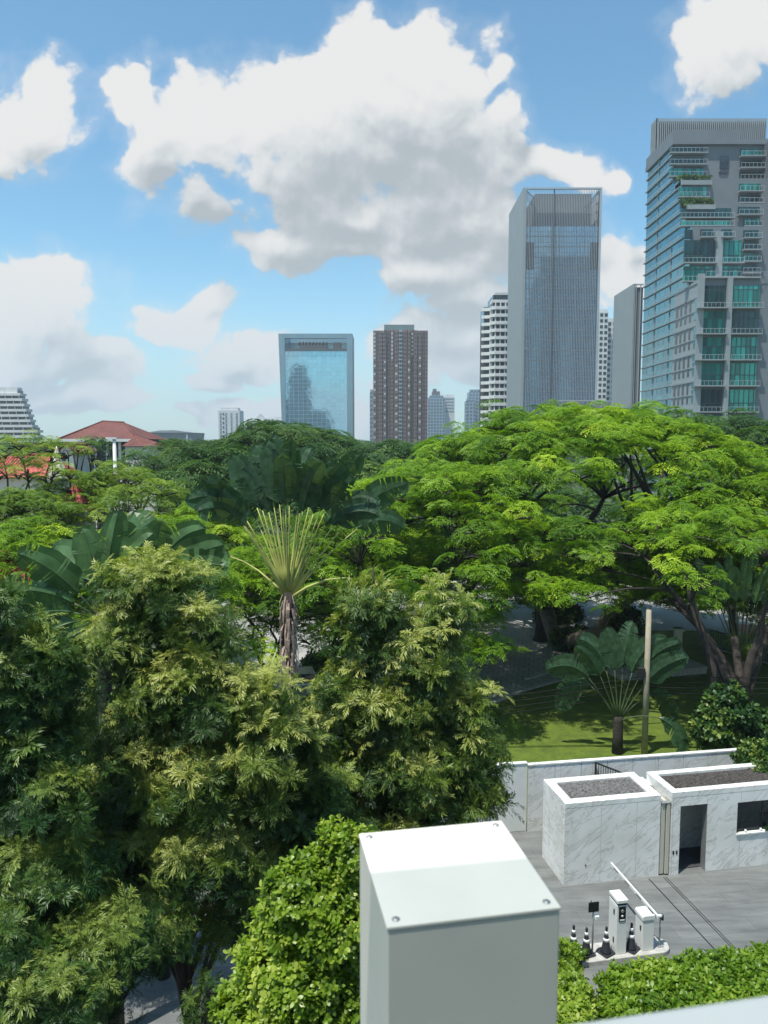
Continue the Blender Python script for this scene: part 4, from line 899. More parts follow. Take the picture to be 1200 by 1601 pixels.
# ---- blue glass tower
YG = 400.; gx0, gx1 = xm(436, YG), xm(549.5, YG); zg = zm(522, YG)+.2; GW = gx1-gx0
gl = empty('blue_glass_tower', (gx0, YG, 0), 'blue glass office tower with an open framed roof deck', 'tower')
w = MB(); w.box(2.4, GW-2.4, .3, 22, 0, zg-8.4); part(w, 'curtain_wall', M['glass_blue'], gl)
M['frame_blue'] = mat('pale_blue_frame', (.26, .38, .44), .25, .4, var=.06, scale=.2)
w = MB(); w.prism([(-.55, zg), (2.6, zg), (2.6, 0), (1.3, 0)], -.8, 22, 'y'); w.prism([(GW-2.6, zg), (GW+.3, zg), (GW+.3, 0), (GW-2.6, 0)], -.8, 22, 'y'); part(w, 'side_frame', M['frame_blue'], gl)
w = MB(); w.box(2.6, GW-2.6, -.8, 3, zg-2.3, zg); w.box(2.6, GW-2.6, 19, 22, zg-2.3, zg); part(w, 'top_frame', M['frame_blue'], gl)
w = MB(); w.box(2.61, GW-2.61, -.5, .29, zg-8.6, zg-7.5); part(w, 'deck_edge', M['cladding_dark'], gl)
w = MB(); w.box(2.62, GW-2.62, 21.3, 21.8, zg-8.3, zg-2.4); part(w, 'back_screen', M['rail'], gl)
pr = MB(); pr.box(9.5, 24, 6, 14, zg-8.39, zg-4.9); pr.box(27, 31, 6, 14, zg-8.39, zg-3.6); part(pr, 'plant_room', M['cladding_dark'], gl)
for k in range(9):
    w = MB(); w.lathe([(.62, 0), (.62, 1.5), (.4, 1.9)], 12, (9.4+k*1.75, 7, zg-4.89)); part(w, 'cooling_unit', M['cladding_dark'], gl)
# ---- brown apartment tower with bays
YR = 600.; rx0, rx1 = xm(583, YR), xm(669, YR); zr = zm(516, YR); RW = rx1-rx0
br_ = empty('brown_apartment_tower', (rx0, YR, 0), 'tall brown brick apartment tower with many vertical bays and a green capped roof', 'tower')
w = MB(); w.box(0, RW, 1, 30, 0, zr); part(w, 'wall', M['brick_dark'], br_)
w = MB(); w.box(RW*.2, RW*.75, .2, 24, zr+.001, zm(507, YR)); part(w, 'roof_block', M['roof_green'], br_)
bays = [(0, .05, -.0, 'brick'), (.055, .095, .4, 'brick_dark'), (.10, .16, -.6, 'brick'), (.19, .235, -1.2, 'brick'), (.25, .31, .2, 'brick_dark'), (.32, .37, -1.6, 'brick'), (.39, .455, -2.2, 'brick'), (.47, .53, -2.6, 'slab_grey'), (.545, .61, -2.2, 'brick'), (.63, .68, -1.6, 'brick'), (.69, .74, .2, 'brick_dark'), (.75, .80, -1.2, 'brick'), (.83, .88, -.6, 'brick'), (.90, .94, .2, 'brick_dark'), (.95, 1.0, -.2, 'brick')]
cnt = 0; first = None; stuffw = MB()
for a, b, y, mm in bays:
    h = zr-(0 if .2 < a < .78 else 1.5); w = MB(); w.box(a*RW, b*RW, y, .999, 0, h); part(w, 'bay', M[mm], br_)
wins = []
for j in range(36):
    z = zr-3.4-j*3.05
    if z < 16: break
    for a, b, y, mm in bays: wins.append((a, b, y, z))
for k, (a, b, y, z) in enumerate(wins):
    w_ = (b-a)*RW
    if k < 100:
        w = MB(); w.box(a*RW+w_*.18, b*RW-w_*.18, y-.12, y-.002, 0, 1.5); o = part(w, 'window', M['win_dark'] if (k*7) % 5 else M['rail'], br_); o.location = (0, 0, z)
    else: stuffw.cur = 0 if (k*7) % 6 else 1; stuffw.box(a*RW+w_*.18, b*RW-w_*.18, y-.12, y-.002, z, z+1.5)
o = part(stuffw, 'window', [M['win_dark'], M['rail']], br_); o['kind'] = 'stuff'
w = MB(); w.box(0, RW*.03, .2, .998, 0, .9); bA = part(w, 'balcony', M['slab_grey'], br_); bA.location = (RW*.16, 0, zr-1.6); w = MB(); w.box(0, RW*.07, -3.1, -2.602, 0, .9); bC = part(w, 'balcony', M['slab_grey'], br_); bC.location = (RW*.465, 0, zr-1.6)
for j in range(1, 36):
    z = zr-1.6-j*3.05
    if z > 17: share(bA, br_, (RW*.16, 0, z)); share(bC, br_, (RW*.465, 0, z)); share(bA, br_, (RW*.80, 0, z)) if j % 2 else None
# ---- small distant ones
M['far_blue'] = grid_mat('far_blue_glass', (.15, .24, .31), (.24, .31, .36), 3.2, 3.4, w=.5, rough=.2, metal=.4, vary=.2)
M['far_white'] = mat('far_white_wall', (.62, .62, .62), .8, var=.06, scale=.1)
def simple(name, label, px0, px1, pyt, Y, m, D=20, extra=None, strips=0, cat='building', group=None, bands=0):
    x0, x1 = xm(px0, Y), xm(px1, Y); zt = zm(pyt, Y); Wd = x1-x0; r = empty(name, (x0, Y, 0), label, cat, group)
    w = MB(); w.box(0, Wd, .5, D, 0, zt); part(w, 'wall', m, r); w = MB(); w.box(.1*Wd, .9*Wd, 2, D*.7, zt+.001, zt+2.4); part(w, 'roof', m, r)
    for k in range(strips):
        cw = Wd/strips; w = MB(); w.box(k*cw+cw*.3, k*cw+cw*.62, .35, .499, 0, zt-2.5); part(w, 'window_strip', M['far_blue'], r)
    for k in range(bands):
        z = zt-3-k*3.4; w = MB(); w.box(.06*Wd, .94*Wd, .35, .499, z, z+1.5); part(w, 'window_band', M['far_blue'], r)
    return r
FG = 'distant buildings on the skyline'
s1 = simple('side_tower', 'slim blue grey tower edge against the left side of the brown tower', 577.5, 583, 613, 615, M['far_blue'])
s2 = simple('far_block', 'pale blue block with a stepped dark top right of the brown tower', 670, 697, 621, 850, M['far_blue'])
w = MB(); zz = zm(621, 850); u = (xm(697, 850)-xm(670, 850)); w.box(u*.25, u*.7, 4, 14, zz+2.5, zm(611, 850)); w.box(u*.3, u*.5, 4, 12, zm(611, 850), zm(607, 850)); part(w, 'roof_tower', M['cladding_dark'], s2)
simple('far_block', 'small white block with faint windows beside the pale blue one', 696, 712, 620, 860, M['far_white'], bands=5)
simple('far_block', 'dark blue glass block left of the balcony tower', 735, 757, 612, 760, M['far_blue']); simple('far_block', 'low lighter blue block in front of the dark blue glass one', 731, 745, 626, 740, M['far_blue'])
s3 = simple('white_office_tower', 'lone white office tower with a column of small dark windows on the left skyline', 337, 371, 641, 700, M['far_white'], strips=4)
WW = xm(371, 700)-xm(337, 700)
for k in range(6): w = MB(); w.box(WW*.20, WW*.27, .2, .34, zm(648+k*7, 700), zm(645+k*7, 700)); part(w, 'small_window', M['win_dark'], s3)
simple('far_apartment_block', 'low white ribbed apartment block with a peaked roof left of the glass tower', 382, 426, 657, 900, M['far_white'], strips=9)
w = MB(); bo = bpy.data.objects['far_apartment_block']; ww = xm(426, 900)-xm(382, 900); zz = zm(657, 900); w.prism([(ww*.3, zz+2.5), (ww*.7, zz+2.5), (ww*.62, zz+5), (ww*.5, zz+8.5), (ww*.38, zz+5)], 3, 14, 'y'); part(w, 'gable', M['far_white'], bo)
simple('far_apartment_block', 'narrow white block touching the left edge of the blue glass tower', 424, 440, 655, 905, M['far_white'], bands=3)
# terraced white building at the left edge
YT = 450.; tb_ = empty('terraced_building', (xm(-30, YT), YT, 0), 'white terraced building stepping down with planted balconies at the left edge', 'building')
first = None
for k in range(14):
    z = zm(676, YT)+k*3.05-6; xr = xm(46-max(0, k-2)*2.8 - (0 if k < 3 else 2)+(3 if k < 3 else 0), YT)-xm(-30, YT)
    if z+2 > zm(607, YT): break
    w = MB(); w.box(0, xr, 0, 8, z, z+1.45); part(w, 'balcony', M['white_bldg'], tb_)
    w = MB(); w.box(.2, xr-1.6, 1.4, 7.5, z+1.451, z+3.049); part(w, 'window_band', M['win_dark'], tb_)
    for q in range(5): w = MB(); w.box(xr*.12+q*xr*.19, xr*.14+q*xr*.19, .9, 1.39, z+1.451, z+3.049); part(w, 'column', M['white_bldg'], tb_)
w = MB(); w.box(0, xm(19, YT)-xm(-30, YT), 1, 7, z-2.0, zm(605, YT)); part(w, 'lift_tower', M['white_bldg'], tb_)
# wide low hall
YS = 600.; hx0, hx1 = xm(222, YS), xm(296, YS); st = empty('wide_hall', (hx0, YS, 0), 'wide low grey hall with flared sides on the left skyline', 'building'); HW = hx1-hx0
w = MB(); w.prism([(3, 0), (HW-3, 0), (HW, zm(676, YS)), (0, zm(676, YS))], 0, 40, 'y'); part(w, 'wall', M['cladding'], st)
w = MB(); w.prism([(-.5, zm(676, YS)), (HW+.5, zm(676, YS)), (HW*.6, zm(672, YS)), (HW*.3, zm(672.5, YS))], -1, 41, 'y'); part(w, 'roof', M['slab_grey'], st)
w = MB(); w.box(HW*.86, HW*.9, -.5, -.01, 0, zm(677, YS)); part(w, 'pier', M['fin_white'], st)
# big maroon roofed hall
YH = 125.; 
def hp(px, py, Y=YH): q = P(px, py, Y); return (q[0]-hx, q[2])
hx = P(100, 700, YH)[0]; bh = empty('maroon_roofed_hall', (hx, YH, 0), 'large hall with a sweeping maroon tiled roof and white eaves', 'house')
e0 = hp(95, 684); e1 = hp(218, 693); r0 = hp(132, 656); r1 = hp(196, 664); r2 = hp(236, 682); r3 = hp(243, 689)
w = MB(); zE = e0[1]-.2; zE2 = zE-.4
L0, L1 = e0[0], hp(216, 690)[0]
ridge0, ridge1 = (r0[0], r0[1]), (hp(158, 660)[0], r0[1]-.2)
Dp = 16
w.add([(L0, -.8, zE), (L1, -.8, zE), (ridge1[0]+1, Dp/2, ridge1[1]), (ridge0[0], Dp/2, ridge0[1]), (L0, Dp+.8, zE), (L1, Dp+.8, zE)], [(0, 1, 2, 3), (5, 4, 3, 2), (4, 0, 3), (1, 5, 2)])
w.add([(L0, -.8, zE-.02), (L1, -.8, zE-.02), (L1, Dp+.8, zE-.02), (L0, Dp+.8, zE-.02)], [(3, 2, 1, 0)]); rf = part(w, 'roof', M['maroon_tile'], bh)
w = MB(); w.tube([(ridge0[0], Dp/2, ridge0[1]), (ridge1[0]+1, Dp/2, ridge1[1])], .16, 6)
for p in ((L0, -.8), (L0, Dp+.8)): w.tube([(p[0], p[1], zE+.1), (ridge0[0], Dp/2, ridge0[1])], .14, 6)
w.tube([(L1, -.8, zE+.1), (ridge1[0]+1, Dp/2, ridge1[1])], .14, 6); part(w, 'ridge_cap', M['maroon_tile'], rf)
w = MB(); w.box(L0-.1, L1+.1, -.95, -.82, zE-.42, zE+.02); w.box(L0-.1, L0, -.95, Dp+.9, zE-.42, zE+.02); part(w, 'eaves', M['white_bldg'], bh)
w = MB(); w.box(L0+1.6, L1-1, 1, Dp-1, 0, zE-.05); part(w, 'wall', M['interior'], bh)
for k in range(6):
    w = MB(); x = L0+1.1+(L1-L0-2.4)*k/5; w.box(x, x+.4, .1, .5, 0, zE-.43); part(w, 'column', M['white_bldg'], bh)
# lower stepped wing of the same roof on the right
w = MB(); q0, q1 = hp(192, 697, YH-6), hp(243, 697, YH-6); zt_ = hp(214, 680, YH-6)[1]; zL = q0[1]
w.add([(q0[0], -6.5, zL), (q1[0], -6.5, zL), (q1[0]-.8, -3, zt_-1), (q0[0]+1, -3, zt_), (q0[0], .0, zL), (q1[0], .0, zL)], [(0, 1, 2, 3), (5, 4, 3, 2), (4, 0, 3), (1, 5, 2), (0, 4, 5, 1)]); part(w, 'wing_roof', M['maroon_tile'], bh)
w = MB(); w.box(q0[0]+.3, q1[0]-.3, -6, -1, 0, zL-.02); part(w, 'wing_wall', M['plaster'], bh)
# small gabled house in front of it
YQ = 85.; sx = P(92, 720, YQ)[0]; sh = empty('gabled_house', (sx, YQ, 0), 'small pale gabled house with a dark red roof beside the closed parasol', 'house')
def sq(px, py): q = P(px, py, YQ); return q[0]-sx, q[2]
a0, a1_, ap = sq(90, 704), sq(120, 707), sq(103, 693)
w = MB(); w.box(a0[0]+.3, a1_[0]-.4, 0, 5, 0, a0[1]+.1); w.prism([(a0[0]+.3, a0[1]+.101), (a1_[0]-.4, a0[1]+.101), (ap[0], ap[1]-.15)], 0, 5, 'y'); part(w, 'wall', M['plaster'], sh)
w = MB(); t_ = .16
w.prism([(a0[0]-.1, a0[1]-.15), (ap[0], ap[1]), (ap[0], ap[1]+t_), (a0[0]-.2, a0[1]+.05)], -.5, 5.4, 'y'); w.prism([(a1_[0]+.1, a1_[1]-.15), (a1_[0]+.2, a1_[1]+.05), (ap[0], ap[1]+t_), (ap[0], ap[1])], -.5, 5.4, 'y'); part(w, 'roof', M['maroon_tile'], sh)
w = MB(); c = sq(98, 713); w.box(c[0]-.3, c[0]+.3, -.06, -.002, c[1]-.5, c[1]+.4); wn = part(w, 'window', M['win_dark'], sh); w = MB(); w.box(c[0]-.02, c[0]+.02, -.09, -.06, c[1]-.5, c[1]+.4); w.box(c[0]-.3, c[0]+.3, -.09, -.06, c[1]-.02, c[1]+.02); part(w, 'frame', M['white_bldg'], wn)
# red tiled pavilion roof at the left edge
YP = 58.; qx = P(-60, 730, YP)[0]; rp_ = empty('red_roofed_pavilion', (qx, YP, 0), 'pavilion with a bright red tiled roof at the left edge', 'house')
def pq(px, py, Y=YP): q = P(px, py, Y); return q[0]-qx, q[2]
rA, rB, rC, rD = pq(-60, 748), pq(74, 744), pq(76, 712, YP+3), pq(-60, 709, YP+3)
w = MB(); w.add([(rA[0], 0, rA[1]), (rB[0], 0, rB[1]), (rC[0], 3.4, rC[1]), (rD[0], 3.4, rC[1]), (rA[0], 6.8, rA[1]), (rB[0], 6.8, rB[1])], [(0, 1, 2, 3), (3, 2, 5, 4), (1, 5, 2), (4, 0, 3), (0, 4, 5, 1)])
rr_ = part(w, 'roof', M['red_tile'], rp_); w = MB(); w.tube([(rD[0], 3.4, rC[1]+.05), (rC[0], 3.4, rC[1]+.05)], .12, 6)
n = 26
for k in range(n): x = rA[0]+(rB[0]-rA[0])*(k+.5)/n; w.tube([(x, -.02, rA[1]+.04), (x, 3.3, rC[1]-.02)], .045, 5)
part(w, 'ridge_tile', M['red_tile'], rr_)
w = MB(); w.box(rA[0]+.5, rB[0]-.5, .6, 6.2, 0, rA[1]-.02); part(w, 'wall', M['plaster'], rp_)
for px, py, lb in ((117, 780, 'patch of a red tiled roof showing between the crowns'), (12, 890, 'low red tiled roof behind the feathery trees at the left edge')):
    Y = 44 if py < 800 else 30; s_ = 1.1 if py < 800 else 2.2; c = P(px, py, Y); h_ = empty('red_roofed_kiosk', (c[0], Y, 0), lb, 'house', 'red roofed kiosks among the trees'); w = MB()
    w.add([(-s_, -s_, c[2]-.6), (s_, -s_, c[2]-.6), (s_, s_, c[2]-.6), (-s_, s_, c[2]-.6), (0, 0, c[2]+.9)], [(0, 1, 4), (1, 2, 4), (2, 3, 4), (3, 0, 4), (3, 2, 1, 0)]); part(w, 'roof', M['red_tile'], h_); w = MB(); w.box(-s_*.75, s_*.75, -s_*.75, s_*.75, 0, c[2]-.62); part(w, 'wall', M['plaster'], h_)
# closed parasol on a terrace
YU = 56.; ub = P(90, 748, YU); pa = empty('closed_parasol', (ub[0], YU, ub[2]-1.2), 'tall closed beige parasol standing beside the red roof', 'parasol'); ut = P(87, 699, YU)[2]-ub[2]+1.2
w = MB(); prof = [(.62, 1.15), (.66, 1.2), (.48, 2.0), (.26, ut-.8), (.08, ut-.05), (.02, ut)]
vs = []; N_ = 24
for r_, z in prof:
    for k in range(N_): a = 2*math.pi*k/N_; q = r_*(1+(.16 if k % 3 == 0 else -.08)*(r_ > .1)); vs.append((q*math.cos(a), q*math.sin(a), z))
w.add(vs, [(j*N_+k, j*N_+(k+1) % N_, (j+1)*N_+(k+1) % N_, (j+1)*N_+k) for j in range(len(prof)-1) for k in range(N_)]); part(w, 'canopy', M['canvas'], pa)
w = MB(); w.tube([(0, 0, -ub[2]+1.2), (0, 0, ut+.12)], .05, 8); part(w, 'pole', M['steel'], pa)
# slim white lamp post
lb_ = P(180, 745, 60.); pp_ = empty('white_mast', (lb_[0], 60, 0), 'slim white mast rising above the crowns on the left', 'mast'); zt_ = P(180, 686, 60)[2]
w = MB(); w.tube([(0, 0, 0), (0, 0, zt_)], [.17, .13], 10); part(w, 'pole', M['white_bldg'], pp_); w = MB(); w.box(-.6, .25, -.2, .2, zt_, zt_+.14); part(w, 'head', M['white_bldg'], pp_); w = MB(); w.lathe([(.2, 0), (.2, .1)], 12, (0, 0, zt_-2.9)); part(w, 'collar', M['steel'], pp_)
# ---- towers behind the viewpoint, seen as dark reflections in the glass fronts
def rear(name, label, x, y, wd, h, steps):
    r = empty(name, (x, y, 0), label, 'tower'); w = MB(); z0 = 0
    for f, a, b in steps: w.box(wd*(a-.5), wd*(b-.5), -20, 0, z0, h*f-.002); z0 = h*f
    part(w, 'wall', M['cladding_dark'], r); w = MB()
    for k in range(int(h/3.6)-1): w.box(-wd*.3, wd*.3, .01, .12, 3+k*3.6, 4.6+k*3.6)
    part(w, 'window_band', M['far_blue'], r); return r
rear('reflected_tower', 'dark slim stepped tower mirrored at the left of the blue glass front', -101, -100, 30, 103, [(.62, 0, 1), (.86, .15, .95), (1, .3, .8)])
rear('reflected_tower', 'low dark block mirrored low in the middle of the blue glass front', -74, -100, 24, 50, [(.8, 0, 1), (1, .1, .8)])
rear('reflected_tower', 'broad dark tower mirrored in the lower half of the finned tower', 172, -100, 46, 146, [(.72, -.2, 1.3), (.9, .0, 1), (1, .15, .7)])
rear('reflected_tower', 'dark tower mirrored at the left of the finned tower', 138, -100, 17, 142, [(.9, 0, 1), (1, .1, .9)])
# ---- cars
M['car_silver'] = mat('silver_car_paint', (.45, .46, .47), .22, .5, var=.05); M['car_white'] = mat('white_car_paint', (.72, .72, .72), .2, var=.03); M['car_dark'] = mat('dark_car_paint', (.03, .035, .045), .2, .3, var=.05)
M['lamp_red'] = mat('tail_lamp', (.35, .02, .02), .3)
def car(loc, rz, m, lb, grp='cars on the roads'):
    o = empty('parked_car', loc, lb, 'car', grp, rz)
    side = [(-2.25, .35), (-2.3, .75), (-2.15, .98), (-1.35, 1.02), (1.0, .98), (2.0, .80), (2.25, .62), (2.25, .32)]
    w = MB(); w.prism(side, -.88, .88, 'y'); b = part(w, 'body', m, o, .07)
    cab = [(-1.95, 1.0), (-1.45, 1.42), (.1, 1.47), (1.05, .99)]
    n = len(cab); w = MB(); w.add([(x, -.8, z) for x, z in cab[:1]]+[(cab[1][0], -.62, cab[1][1]), (cab[2][0], -.62, cab[2][1]), (cab[3][0], -.8, cab[3][1])]+[(cab[0][0], .8, cab[0][1]), (cab[1][0], .62, cab[1][1]), (cab[2][0], .62, cab[2][1]), (cab[3][0], .8, cab[3][1])], [(0, 3, 2, 1), (4, 5, 6, 7), (0, 1, 5, 4), (1, 2, 6, 5), (2, 3, 7, 6)]); part(w, 'cabin_glass', M['dark_glass'], o)
    w = MB(); w.box(-1.5, .14, -.63, .63, 1.44, 1.50); part(w, 'roof', m, o, .03)
    for s in (-1, 1):
        w = MB(); w.tube([(-.7, s*.80, 1.0), (-.68, s*.64, 1.43)], .045, 5); part(w, 'door_pillar', m, o)
        w = MB(); w.box(2.16, 2.27, s*.62-.18, s*.62+.18, .62, .74); part(w, 'headlight', M['reflect'], o, .02); w = MB(); w.box(-2.32, -2.24, s*.62-.18, s*.62+.18, .78, .92); part(w, 'tail_light', M['lamp_red'], o, .02)
        w = MB(); w.box(.75, .92, s*.98-.1, s*.98+.1, .98, 1.1); part(w, 'mirror', m, o, .02)
        for x in (-1.4, 1.4):
            w = MB(); w.tube([(x, s*.70, .32), (x, s*.90, .32)], .33, 20); wh = part(w, 'wheel', M['black'], o); w = MB(); w.tube([(x, s*.895, .32), (x, s*.915, .32)], .2, 14); part(w, 'rim', M['steel'], wh)
    return o
g = G(487, 1088); car((g[0], g[1], .02), R(14), M['car_silver'], 'silver car half hidden behind the palm trunk')
g = G(600, 1040); 
for px, py, rz, mm, lb in ((1105, 950, 12, 'car_white', 'white car on the road showing through the right crown'), (500, 928, 4, 'car_white', 'white car on the road just right of the fan palm base'), (700, 922, 2, 'car_white', 'white car far along the road behind the great tree'), (405, 945, -6, 'car_dark', 'dark car on the road left of the fan palm')):
    g = G(px, py); car((g[0], g[1], .02), R(rz), M[mm], lb)
# ================================================================== vegetation
def proj(x, y, z):
    d = y*cp-(z-H)*sp_; return 600+F*x/d, 800-F*((z-H)*cp+y*sp_)/d
def open_lawn(x, y, z):      # boughs are pruned high on the side that faces the lawn and the path
    px, py = proj(x, y, z-.5); return 795 < px < 1180 and py > 952
RG = 'great spreading rain trees in the park'
b = G(852, 1003)
pads_tree('rain_tree', 'largest spreading tree with a huge bright green dome crown and black limbs', 'tree', (b[0], b[1]+.5, 0), (b[0]+1.5, b[1]-2, 7.9), 14.5, 15, 7.4, 105, M['leaf_rain'], skirt=.32, group=RG, lobe=(1.6, 2.7), pad=(.50, .85), trunk_r=.62, forks=6, dens=1.5, under=.45, seed=3, zlow=.9, clear=open_lawn)
b2 = (25.5, 46, 0)
pads_tree('rain_tree', 'spreading bright green tree filling the right edge beyond the fence', 'tree', b2, (26, 44, 6.4), 12, 12.5, 5.7, 74, M['leaf_rain'], skirt=.34, group=RG, lobe=(1.6, 2.7), pad=(.50, .85), tint0=.55, trunk_r=.45, forks=5, dens=1.55, under=.45, seed=8, zlow=.7, clear=open_lawn)
b3 = (1.0, 41, 0)
pads_tree('rain_tree', 'lower spreading tree with a layered skirt left of the largest tree', 'tree', b3, (2.2, 42, 6.3), 9.0, 8.5, 5.6, 52, M['leaf_rain'], skirt=.35, group=RG, lobe=(1.4, 2.3), pad=(.46, .78), tint0=.42, trunk_r=.3, forks=5, dens=1.25, under=.45, seed=5, zlow=.7, clear=open_lawn)
# the near pair of trunks at the right of the lawn, leaning apart, with a low bough over the pole
gR = G(1140, 1180)
rn = pads_tree('rain_tree', 'nearer dark trunked tree at the right of the lawn with boughs over the palm', 'tree', gR, (gR[0]+1.0, gR[1]+4.5, 7.9), 8.2, 6.2, 2.2, 34, M['leaf_rain'], skirt=.5, group=RG, lobe=(1.2, 2.0), pad=(.42, .7), tint0=.5, trunk_r=.36, forks=5, dens=1.3, under=.2, seed=12, lean=(.9, .5), clear=open_lawn)
w = MB(); t0 = Vector((-.1, .3, 0)); l1 = P(1128, 1040, gR[1]+1); w.tube([(-.5, .2, 0), (-.9, .5, 1.6), (l1[0]-gR[0]-.3, 1.0, l1[2]-.4), (l1[0]-gR[0]-1.2, 1.5, l1[2]+2.6), (-1.4, 2.4, 8.2)], [.30, .24, .19, .15, .08], 10); w.build('second_trunk', M['bark'], rn)
# great horizontal limb with light from above put into its paler bark
lm = bpy.data.objects['rain_tree']; bb = Vector(lm.location); w = MB()
y_ = b[1]-3
pts = [Vector((0, 0, 2.6))]+[Vector(P(px, py, Y_))-bb for px, py, Y_ in ((868, 1003, b[1]-1), (900, 999, b[1]-3), (932, 990, b[1]-5), (950, 960, b[1]-6.5), (1000, 930, b[1]-8))]
w.tube(pts, [.55, .5, .46, .40, .28, .14], 12); w.build('low_limb', M['bark_lit'], lm)
# darker trees further back
def far_tree(px, py_top, Y, wpx, label, seed, m='leaf_far', hh=.35, grp='darker trees beyond the park', tint=.45, n=None, zbase=None, padset=PAD_LOW, pad=(1.0, 1.9)):
    c = P(px, py_top, Y); Rx = wpx*.5*Y/F; Hh = max(2.0, Rx*hh*1.2); base = (c[0], Y, 0)
    cz = max(3.5, c[2]-Hh-.3)
    return pads_tree('background_tree', label, 'tree', base, (c[0], Y, cz), Rx, Rx*.9, Hh, n or max(9, min(34, int(Rx*2.2))), M[m], skirt=.4, group=grp, padset=padset, lobe=(Rx*.2, Rx*.34), pad=pad, tint0=tint, trunk_r=.3, forks=4, dens=1.0*(1.0 if Rx < 8 else .6), under=.3, seed=seed, zlow=.8)
far_tree(440, 675, 95, 290, 'wide dark green domed tree below the blue glass tower', 21)
far_tree(345, 705, 80, 150, 'dark tree left of the fan palm leaves', 22, tint=.3)
far_tree(600, 700, 85, 130, 'shadowy tree in the dip below the brown tower', 23, tint=.3)
far_tree(985, 645, 95, 130, 'dark green tree below the blank slab building', 24)
far_tree(1135, 655, 90, 190, 'dark green tree at the foot of the stepped tower', 25)
far_tree(1230, 672, 80, 150, 'dark tree at the right edge below the stepped tower', 26)
far_tree(1195, 712, 62, 120, 'yellow green tree at the right edge', 27, m='leaf_rain', tint=.7)
far_tree(150, 688, 105, 70, 'very dark round tree in front of the maroon roofed hall', 28, tint=.1)
far_tree(215, 708, 95, 90, 'grey green tree right of the white mast', 29, tint=.6)
far_tree(275, 700, 105, 110, 'pale olive tree on the left middle distance', 30, tint=.8)
far_tree(300, 730, 75, 100, 'olive tree between the mast and the dark domed tree', 31, tint=.75)
far_tree(250, 690, 170, 140, 'hazy tree below the wide hall', 32, tint=.5, n=12)
far_tree(330, 692, 200, 160, 'hazy tree below the lone white tower', 33, tint=.4, n=12)
far_tree(70, 700, 130, 120, 'hazy tree behind the closed parasol', 34, tint=.5, n=12)
far_tree(700, 700, 140, 200, 'dark tree hidden behind the largest dome', 35, tint=.4, n=12)
for k, (px, wd, tt_) in enumerate(((560, 130, .4), (660, 150, .3), (770, 150, .5), (880, 150, .3), (990, 140, .45), (1100, 150, .3), (1200, 150, .5))):
    far_tree(px, 768+(k % 3)*8, 80+(k % 2)*4, wd, ['round topped green tree', 'broad dark green tree', 'low dense green tree', 'shadowy green tree', 'leafy mid green tree', 'dull green tree', 'bushy green tree'][k]+' beyond the road seen through gaps of the great dome', 60+k, tint=tt_, n=12, hh=.5)
far_tree(455, 782, 64, 190, 'deep green tree seen between the stalks of the tall fan palm', 71, tint=.5, n=14, hh=.5)
far_tree(560, 730, 75, 150, 'green tree left of the great dome', 72, tint=.7, n=14, hh=.5)
# far wooded skyline
tv = []; n = 9000; X = RNG.uniform(-900, 900, n); Yy = RNG.uniform(230, 1500, n); Z = RNG.uniform(3, 12.2, n)+2.0*np.sin(X*.03)*np.cos(Yy*.02)
keep = np.abs(X) < Yy*.75; X, Yy, Z = X[keep], Yy[keep], Z[keep]
V, Q, T = inst(PAD_LOW, frames(np.tile([0, 0, 1.], (len(X), 1))+RNG.normal(size=(len(X), 3))*.2), RNG.uniform(4, 9, len(X)), np.stack([X, Yy, Z], 1), RNG.uniform(.2, .8, len(X)))
tag(nmesh('far_woodland', V, Q, T, M['leaf_far']), 'far off band of trees along the horizon', 'woodland', kind='stuff')
# left bright layered trees
LG = 'layered yellow green trees on the left'
def left_tree(px, py, Y, wpx, hz_, label, seed, tint, m='leaf_yellow', n=20, lob=(1.3, 2.3), pad=(.38, .66), zl=.5, dens=1.35):
    c = P(px, py, Y); Rx = wpx*.5*Y/F
    return pads_tree('layered_tree', label, 'tree', (c[0], Y, 0), (c[0], Y, c[2]-hz_-.7), Rx, Rx, hz_, n, M[m], skirt=.35, group=LG, lobe=lob, pad=pad, tint0=tint, trunk_r=.16, forks=5, dens=dens, under=.4, seed=seed, zlow=zl)
left_tree(165, 735, 46, 300, 2.6, 'broad yellow green layered tree in front of the white mast', 41, .38, n=34)
left_tree(25, 765, 40, 190, 2.4, 'yellow green layered tree at the left edge below the red roof', 42, .25, n=22)
left_tree(330, 790, 42, 190, 3.0, 'mid green layered tree behind the big paddle leaves', 43, .6, m='leaf_rain', n=22)
left_tree(230, 812, 34, 220, 1.6, 'low green layered tree behind the tall feathery tree', 47, .5, m='leaf_rain', n=16)
left_tree(30, 830, 30, 170, 2.0, 'green layered tree above the low red roof', 44, .55, m='leaf_rain', n=16)
left_tree(420, 860, 38, 200, 2.6, 'green layered tree behind the fan palm trunk', 45, .45, m='leaf_rain', n=16, zl=.1)
left_tree(520, 830, 46, 150, 2.4, 'green layered tree just right of the fan palm stalks', 46, .5, m='leaf_rain', n=14, zl=.5)
# airy light tree in front of the terraced building
left_tree(45, 672, 44, 150, 1.4, 'thin airy pale tree rising in front of the terraced building', 48, .45, n=16, lob=(.9, 1.5), pad=(.35, .6), zl=.5, dens=1.1)
left_tree(122, 674, 46, 60, .8, 'small airy sprig crown in front of the maroon roof', 49, .35, n=6, lob=(.6, 1.0), pad=(.3, .5), zl=0, dens=1.2)
